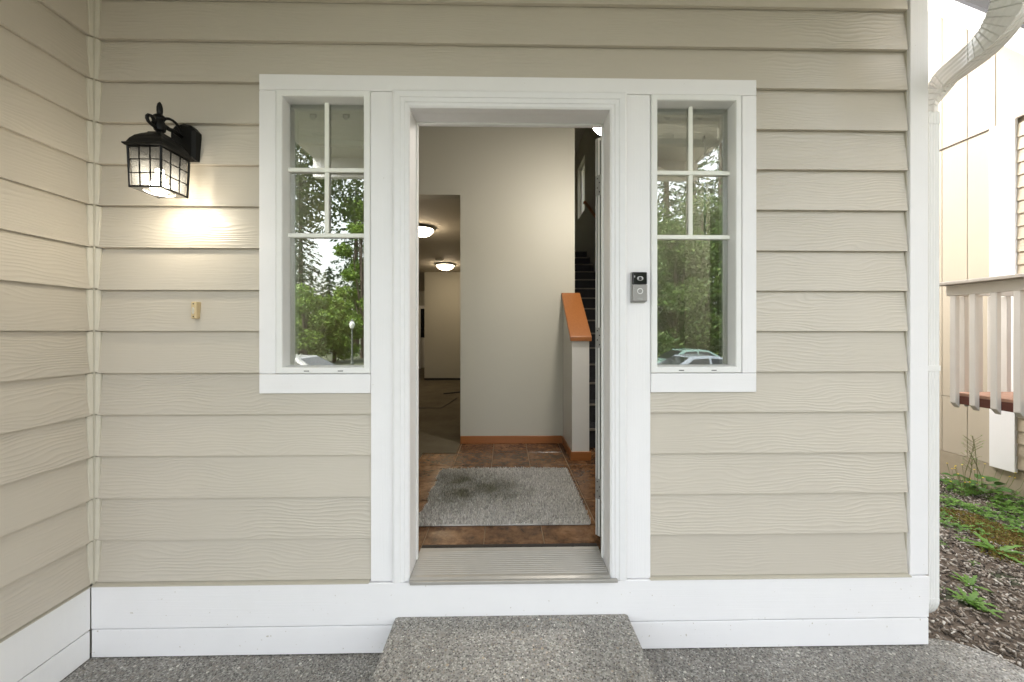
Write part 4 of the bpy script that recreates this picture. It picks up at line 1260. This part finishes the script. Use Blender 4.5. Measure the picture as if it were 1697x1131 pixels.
# lobed rosettes, each leaf its own part
def weed_rosette(px, py, nl, length, width, seed, label):
    p = gpt(px, py); r = empty('dandelion_weed', p); tag(r, label, 'weed', 'green weeds growing in the mulch')
    for m in rosette(nl, length, width, 3, .25, seed): m.build('leaf', M['weed'], r, local=True, smooth=True)
weed_rosette(1652, 921, 13, .17, .022, 1, 'large light green lobed rosette weed on the moss')
weed_rosette(1608, 976, 9, .10, .014, 2, 'lobed weed alone in the mulch, farther from the slab')
weed_rosette(1606, 1003, 11, .11, .016, 3, 'lobed weed alone in the mulch, nearer to the slab edge')
weed_rosette(1630, 1018, 7, .08, .012, 4, 'smallest lobed weed, near the rounded slab edge')
spots = [(1566,800,.8),(1572,838,.9),(1566,862,.8),(1580,875,.7),(1592,812,.9),(1610,822,1.0),(1626,806,1.1),(1640,826,1.2),(1656,838,1.1),(1672,850,1.1),(1690,846,1.2),
         (1600,846,.8),(1634,858,.8),(1560,780,.6),(1660,812,1.1),(1684,820,1.1),(1618,886,.6),(1694,872,.9),(1598,900,.5),(1664,872,.8),(1558,905,.5),(1586,790,.8),(1688,890,.6),(1615,938,.4)] + [(rnd.uniform(1558,1697), rnd.uniform(815,885), rnd.uniform(.4,.9)) for _ in range(34)]
kinds = [small_plant(11), small_plant(12, 20, .10, .09, .034, .016, 1), small_plant(13, 16, .07, .05, .026, .010, 2)]
gc = MB()
for i, (px, py, s_) in enumerate(spots):
    p = gpt(px, py); k_ = kinds[i % 3]; s_ *= 1.08; c_, q_ = math.cos(i*2.1)*s_, math.sin(i*2.1)*s_
    gc.add([(p.x + x*c_ - y*q_, p.y + x*q_ + y*c_, p.z + z*s_) for x, y, z in k_.v], k_.f)
tag(gc.build('ground_cover', M['weed'], smooth=True), 'low leafy green ground cover in the bark strip', kind='stuff')
# broad leaved clump at the foundation with flower stalks
p = gpt(1614, 822); cl = empty('flowering_weed', p); tag(cl, 'dark leafy clump with tiny yellow flowers at the cream house foundation', 'weed')
rr = random.Random(5)
for i in range(16):
    m = MB(); a_ = i*2.4; r_ = rr.uniform(.0, .22)
    leaf_blade(m, (r_*math.cos(a_), r_*math.sin(a_)*.6, .05 + .1*rr.random()), (math.cos(a_), math.sin(a_), .25), (0,0,1), rr.uniform(.08,.13), rr.uniform(.03,.045), 0, .35)
    m.build('leaf', M['weed_dark'], cl, local=True, smooth=True)
m = MB(); fm = MB(); sm_ = MB()
for i in range(24):
    x, y = rr.uniform(-.35, .35), rr.uniform(-.15, .1); h = rr.uniform(.12, .30)
    m.tube([(x*.6, y*.6, 0), (x*.85, y, h*.6), (x, y, h)], .0016, 4)
    for q in range(3): leaf_blade(sm_, (x*.8, y*.9, h*.35), (math.cos(q*2+i), math.sin(q*2+i), .3), (0,0,1), .035, .012, 1)
    fm.lathe([(.001, -.003), (.006, 0), (.0075, .003)], (x, y, h), 6)
for (ox, h, lean) in ((-.07, .50, .05), (.07, .56, -.06), (.12, .42, -.12), (-.02, .34, .0)):
    m.tube([(ox, .02, 0), (ox + lean*.2, .02, h*.4), (ox + lean, .0, h*.8), (ox + lean*1.4, 0, h)], .0025, 5)
    for q in range(12):
        b_ = rr.uniform(0, 6.28); zz_ = h*rr.uniform(.75, 1.02)
        m.tube([(ox+lean*1.2, 0, zz_-.05), (ox+lean*1.2+.07*math.cos(b_), .05*math.sin(b_), zz_)], .0012, 4)
        leaf_blade(sm_, (ox+lean*1.2+.06*math.cos(b_), .05*math.sin(b_), zz_), (math.cos(b_), math.sin(b_), .2), (0,0,1), .02, .005)
m.build('stem', M['stem'], cl, local=True)['kind'] = 'stuff'; fm.build('flower', M['flower'], cl, local=True)['kind'] = 'stuff'; sm_.build('small_leaf', M['weed'], cl, local=True)['kind'] = 'stuff'

# ------------------------------------------------------------------ street side, mirrored in the window panes
def crown_leaves(blobs, n, size, mat, parent, flat=.4, seed=1):
    rg = np.random.default_rng(seed)
    tot = sum(b[3]**2 for b in blobs); out = []
    for (x, y, z, rad, sq_) in [(b[0], b[1], b[2], b[3], b[4] if len(b) > 4 else .8) for b in blobs]:
        k_ = max(20, int(n*rad*rad/tot))
        d = rg.normal(size=(k_, 3)); d /= np.linalg.norm(d, axis=1)[:, None]
        rr_ = rad*(rg.uniform(.25, 1, k_)**.5) * (1 + .18*np.sin(d[:,0]*7 + d[:,2]*9 + x))
        c_ = np.array([x, y, z]) + d*rr_[:, None]*np.array([1, 1, sq_])
        a = rg.normal(size=(k_, 3)); a /= np.linalg.norm(a, axis=1)[:, None]
        b_ = np.cross(a, rg.normal(size=(k_, 3))); b_ /= np.linalg.norm(b_, axis=1)[:, None]
        s_ = size*rg.uniform(.6, 1.3, k_)[:, None]
        out.append(np.stack([c_ - a*s_, c_ + b_*s_*.5, c_ + a*s_, c_ - b_*s_*.5], 1).reshape(-1, 3))
    return fast_mesh('crown', np.concatenate(out), 4, mat, parent)
def broad_tree(x, y, h, rad, crown0, seed, mat, n, leaf, label, group=None):
    z = ground_h(x, y); r = empty('broadleaf_tree', (x, y, z)); tag(r, label, 'tree', group)
    rr = random.Random(seed); m = MB()
    m.tube([(x, y, z-.2), (x+.05, y, z+h*.2), (x-.05, y+.05, z+h*.5), (x, y, z+h*.85)], [rad*.075, rad*.06, rad*.045, .03], 10)
    blobs = []
    for i in range(15):
        a_ = i*2.4; t = (i+.5)/15; zc_ = z + crown0 + (h-crown0)*(t*.85+.05); rb = rad*(.28 + .22*rr.random()); rad2 = rad*.72*math.sqrt(max(.08, 1-(2*t-.85)**2))
        bx2, by2 = x + rad2*math.cos(a_), y + rad2*math.sin(a_)
        blobs.append((bx2, by2, zc_, rb, .75)); m.tube([(x, y, z + crown0 + (zc_-z-crown0)*.3), ((x+bx2)/2, (y+by2)/2, zc_ - .3), (bx2, by2, zc_)], [.06, .04, .015], 6)
    m.build('trunk', M['bark'], r); crown_leaves(blobs, n, leaf, mat, r, seed=seed)
def conifer(x, y, h, rad, seed, n, label, group=None):
    z = ground_h(x, y); r = empty('conifer_tree', (x, y, z)); tag(r, label, 'tree', group)
    MB().tube([(x, y, z-.2), (x, y, z+h*.6), (x, y, z+h)], [h*.018, h*.010, .02], 8).build('trunk', M['bark'], r)
    rg = np.random.default_rng(seed); out = []
    nb_ = int(h*7)
    for i in range(nb_):
        t = i/nb_; zb2 = z + h*(.10 + .9*t); L2 = rad*(1-t)**.8*rg.uniform(.7, 1.15) + .15; a_ = i*2.4 + rg.uniform(-.3, .3)
        k_ = max(8, int(n/nb_*(1-t*.7)))
        s_ = rg.uniform(0.1, 1, k_); off = rg.normal(0, .16*L2*.5, (k_, 3)); off[:, 2] *= .5
        c_ = np.stack([x + math.cos(a_)*L2*s_, y + math.sin(a_)*L2*s_, zb2 - L2*.35*s_**1.5], 1) + off
        d = np.stack([np.cos(a_ + rg.normal(0, .7, k_)), np.sin(a_ + rg.normal(0, .7, k_)), rg.normal(-.5, .3, k_)], 1)
        w2 = np.cross(d, rg.normal(size=(k_, 3))); w2 /= np.linalg.norm(w2, axis=1)[:, None]
        q = .20*rg.uniform(.6, 1.4, k_)[:, None]
        out.append(np.stack([c_ - d*q, c_ + w2*q*.35, c_ + d*q, c_ - w2*q*.35], 1).reshape(-1, 3))
    fast_mesh('crown', np.concatenate(out), 4, M['leaf_dark'], r)
def mir(px, depth): return X(px, depth - CAM_D), -(depth - CAM_D)          # seen in the panes: same bearing, mirrored
gt_ = 'trees across the street'
x, y = mir(505, 27); broad_tree(x, y, 5.6, 2.3, .6, 21, M['leaf_maple'], 9000, .13, 'light green round maple across the street behind a parked car', gt_)
x, y = mir(553, 29); broad_tree(x, y, 5.0, 2.1, .6, 22, M['leaf_maple'], 9000, .13, 'light green round maple across the street beside the lamp post', gt_)
x, y = mir(498, 42); conifer(x, y, 20, 3.6, 31, 9000, 'tall dark conifer behind the round maples', gt_)
x, y = mir(590, 44); conifer(x, y, 22, 4.2, 32, 9000, 'dark conifer behind the lamp post', gt_)
x, y = mir(632, 36); broad_tree(x, y, 13, 3.0, 2.0, 23, M['leaf_mid'], 9000, .16, 'tall mid green tree right of the lamp post', gt_)
x, y = mir(600, 33); broad_tree(x, y, 15, 2.3, 1.5, 25, M['leaf_maple'], 12000, .13, 'tall light green tree directly behind the lamp post', gt_)
x, y = mir(545, 52); conifer(x, y, 11.5, 4.0, 33, 6000, 'shorter dark conifer below the patch of sky', gt_)
x, y = mir(470, 38); conifer(x, y, 17, 4.0, 34, 7000, 'dark conifer at the left end of the row', gt_)
broad_tree(-6.6, -7.4, 11.5, 3.7, 5.1, 24, M['leaf_mid'], 42000, .070, 'front yard tree with low hanging branches', gt_)
for i, (px, dp, h, rd_, mt, lab) in enumerate(((1085, 25, 11, 3.6, 'leaf_mid', 'dense tree of the wood across the street above the pale green car'), (1120, 23.5, 10, 3.2, 'leaf_mid', 'dense tree of the wood behind the parked cars'),
                                         (1165, 24.5, 12, 3.6, 'leaf_mid', 'dense tree of the wood over the silver car'), (1215, 26, 12, 4.0, 'leaf_mid', 'dense tree at the end of the wood'))):
    x, y = mir(px, dp); broad_tree(x, y, h, rd_, .5, 40+i, M[mt], 11000, .12, lab, gt_)
for i, (px, dp, h) in enumerate(((1060, 30, 20), (1105, 29, 22), (1150, 31, 21), (1195, 30, 22))):
    x, y = mir(px, dp); conifer(x, y, h, 4.4, 50+i, 6000, ['first','second','third','last'][i] + ' tall conifer at the back of the wood', gt_)
for i, (px, dp) in enumerate(((1095, 20.0), (1125, 20.4), (1150, 20.0), (1180, 20.6))):
    x, y = mir(px, dp); z = ground_h(x, y)
    r = empty('roadside_bush', (x, y, z)); tag(r, ['leftmost','second from left','third from left','rightmost'][i] + ' of the roadside bushes mirrored in the window by the doorbell', 'bush', 'bushes across the street')
    MB().tube([(x, y, z-.1), (x, y, z+.7)], .03, 6).build('stem', M['bark'], r)
    crown_leaves([(x, y, z+.6, .8, .8), (x+.6, y, z+.5, .6, .8), (x-.5, y+.1, z+.5, .6, .8)], 2200, .075, M['leaf_maple'], r, seed=60+i)
# street lamp
x, y = mir(583, 25); z = ground_h(x, y); sl3 = empty('street_lamp', (x, y, z)); tag(sl3, 'globe street lamp across the street by the maples', 'street lamp')
MB().lathe([(.11, 0), (.11, .25), (.06, .35), (.045, 2.5), (.06, 2.56), (.09, 2.60)], (x, y, z), 12).build('post', M['lamp_green'], sl3)
MB().lathe([(.08, 2.60), (.16, 2.75), (.18, 2.90), (.12, 3.05), (.02, 3.12)], (x, y, z), 16).build('globe', M['globe'], sl3, smooth=True)
MB().lathe([(.10, 3.06), (.13, 3.09), (.05, 3.16), (.01, 3.22)], (x, y, z), 12).build('cap', M['lamp_green'], sl3)

# parked cars
def make_car(x, y, rz, paint, label, z=None):
    z = -1.198
    r = empty('parked_car', (x, y, z), rz); tag(r, label, 'car', 'cars parked in front of the house')
    L, W2 = 2.2, .88
    side = [(-2.2,.35),(-2.18,.62),(-2.05,.80),(-1.3,.92),(-.55,.96),(1.45,.97),(2.05,.93),(2.2,.70),(2.18,.35)]
    m = MB(); m.loft([[(px_, yy*sc, pz if pz < .5 else pz - dz) for px_, pz in side] for yy, sc, dz in ((-1, W2-.10, .03), (-1, W2, .0), (1, W2, .0), (1, W2-.10, .03))][0:0] or
                     [[(px_, yy, pz) for px_, pz in side] for yy in (-W2, W2)])
    m.build('body', paint, r, local=True, bevel=.07, seg=3)
    prof = [(-.95,.94),(-.15,1.40),(.25,1.46),(.95,1.43),(1.75,.95)]
    def gh(yy_b, yy_t):
        out = []
        for px_, pz in prof:
            f_ = (pz-.94)/.52; out.append((px_, yy_b + (yy_t-yy_b)*f_, pz))
        return out
    m = MB(); m.loft([gh(-.84, -.62), gh(.84, .62)]); m.build('cabin', paint, r, local=True, bevel=.05, seg=3)
    for s_ in (-1, 1):
        def sy_(pz, off=.012): return s_*(.84 - .22*(pz-.94)/.52 + off)
        for q in ([(-.70,1.0),(-.10,1.34),(.32,1.37),(.32,1.0)], [(.40,1.0),(.40,1.37),(.90,1.34),(1.42,1.0)]):
            m = MB(); m.loft([[(a_, sy_(b_), b_) for a_, b_ in q], [(a_, sy_(b_, -.03), b_) for a_, b_ in q]]); m.build('side_window', M['car_glass'], r, local=True)
    for q in ([(-.93,1.0),(-.20,1.38)], [(1.68,1.0),(1.02,1.38)]):
        m = MB(); (x0_, z0_), (x1_, z1_) = q; sg = -1 if x0_ < 0 else 1
        m.loft([[(x0_+sg*d_, -.74, z0_+d_), (x0_+sg*d_, .74, z0_+d_), (x1_+sg*d_, .56, z1_+d_), (x1_+sg*d_, -.56, z1_+d_)] for d_ in (.012, -.02)]); m.build('windscreen', M['car_glass'], r, local=True)
    for px_ in (-1.4, 1.35):
        for s_ in (-1, 1):
            m = MB(); m.loft([[(px_ + rr_*math.cos(t_), s_*yy, .33 + rr_*math.sin(t_)) for t_ in [i*math.pi/10 for i in range(20)]] for rr_, yy in ((.33, .70), (.33, .89))])
            w = m.build('wheel', M['tyre'], r, local=True)
            m = MB(); m.loft([[(px_ + rr_*math.cos(t_), s_*yy, .33 + rr_*math.sin(t_)) for t_ in [i*math.pi/10 for i in range(20)]] for rr_, yy in ((.2, .885), (.19, .90))])
            m.build('rim', M['steel'], w, local=True)
    for xx, mt in ((-2.19, 'globe'), (2.17, 'redwood')):
        for s_ in (-.62, .62): MB().box(xx-.02, xx+.03, s_-.16, s_+.16, .62, .74).build('headlight' if xx < 0 else 'tail_light', M[mt], r, local=True)
    return r
x, y = mir(1135, 12.9); make_car(x + .9, y, R(180), M['car_silver'], 'silver car parked nearest to the porch')
x, y = mir(1130, 17.4); make_car(x + .8, y, R(180), M['car_green'], 'pale green car parked behind the silver one')
x, y = mir(462, 12.7); make_car(x, y, 0, M['car_white'], 'white car parked at the kerb before the maples')
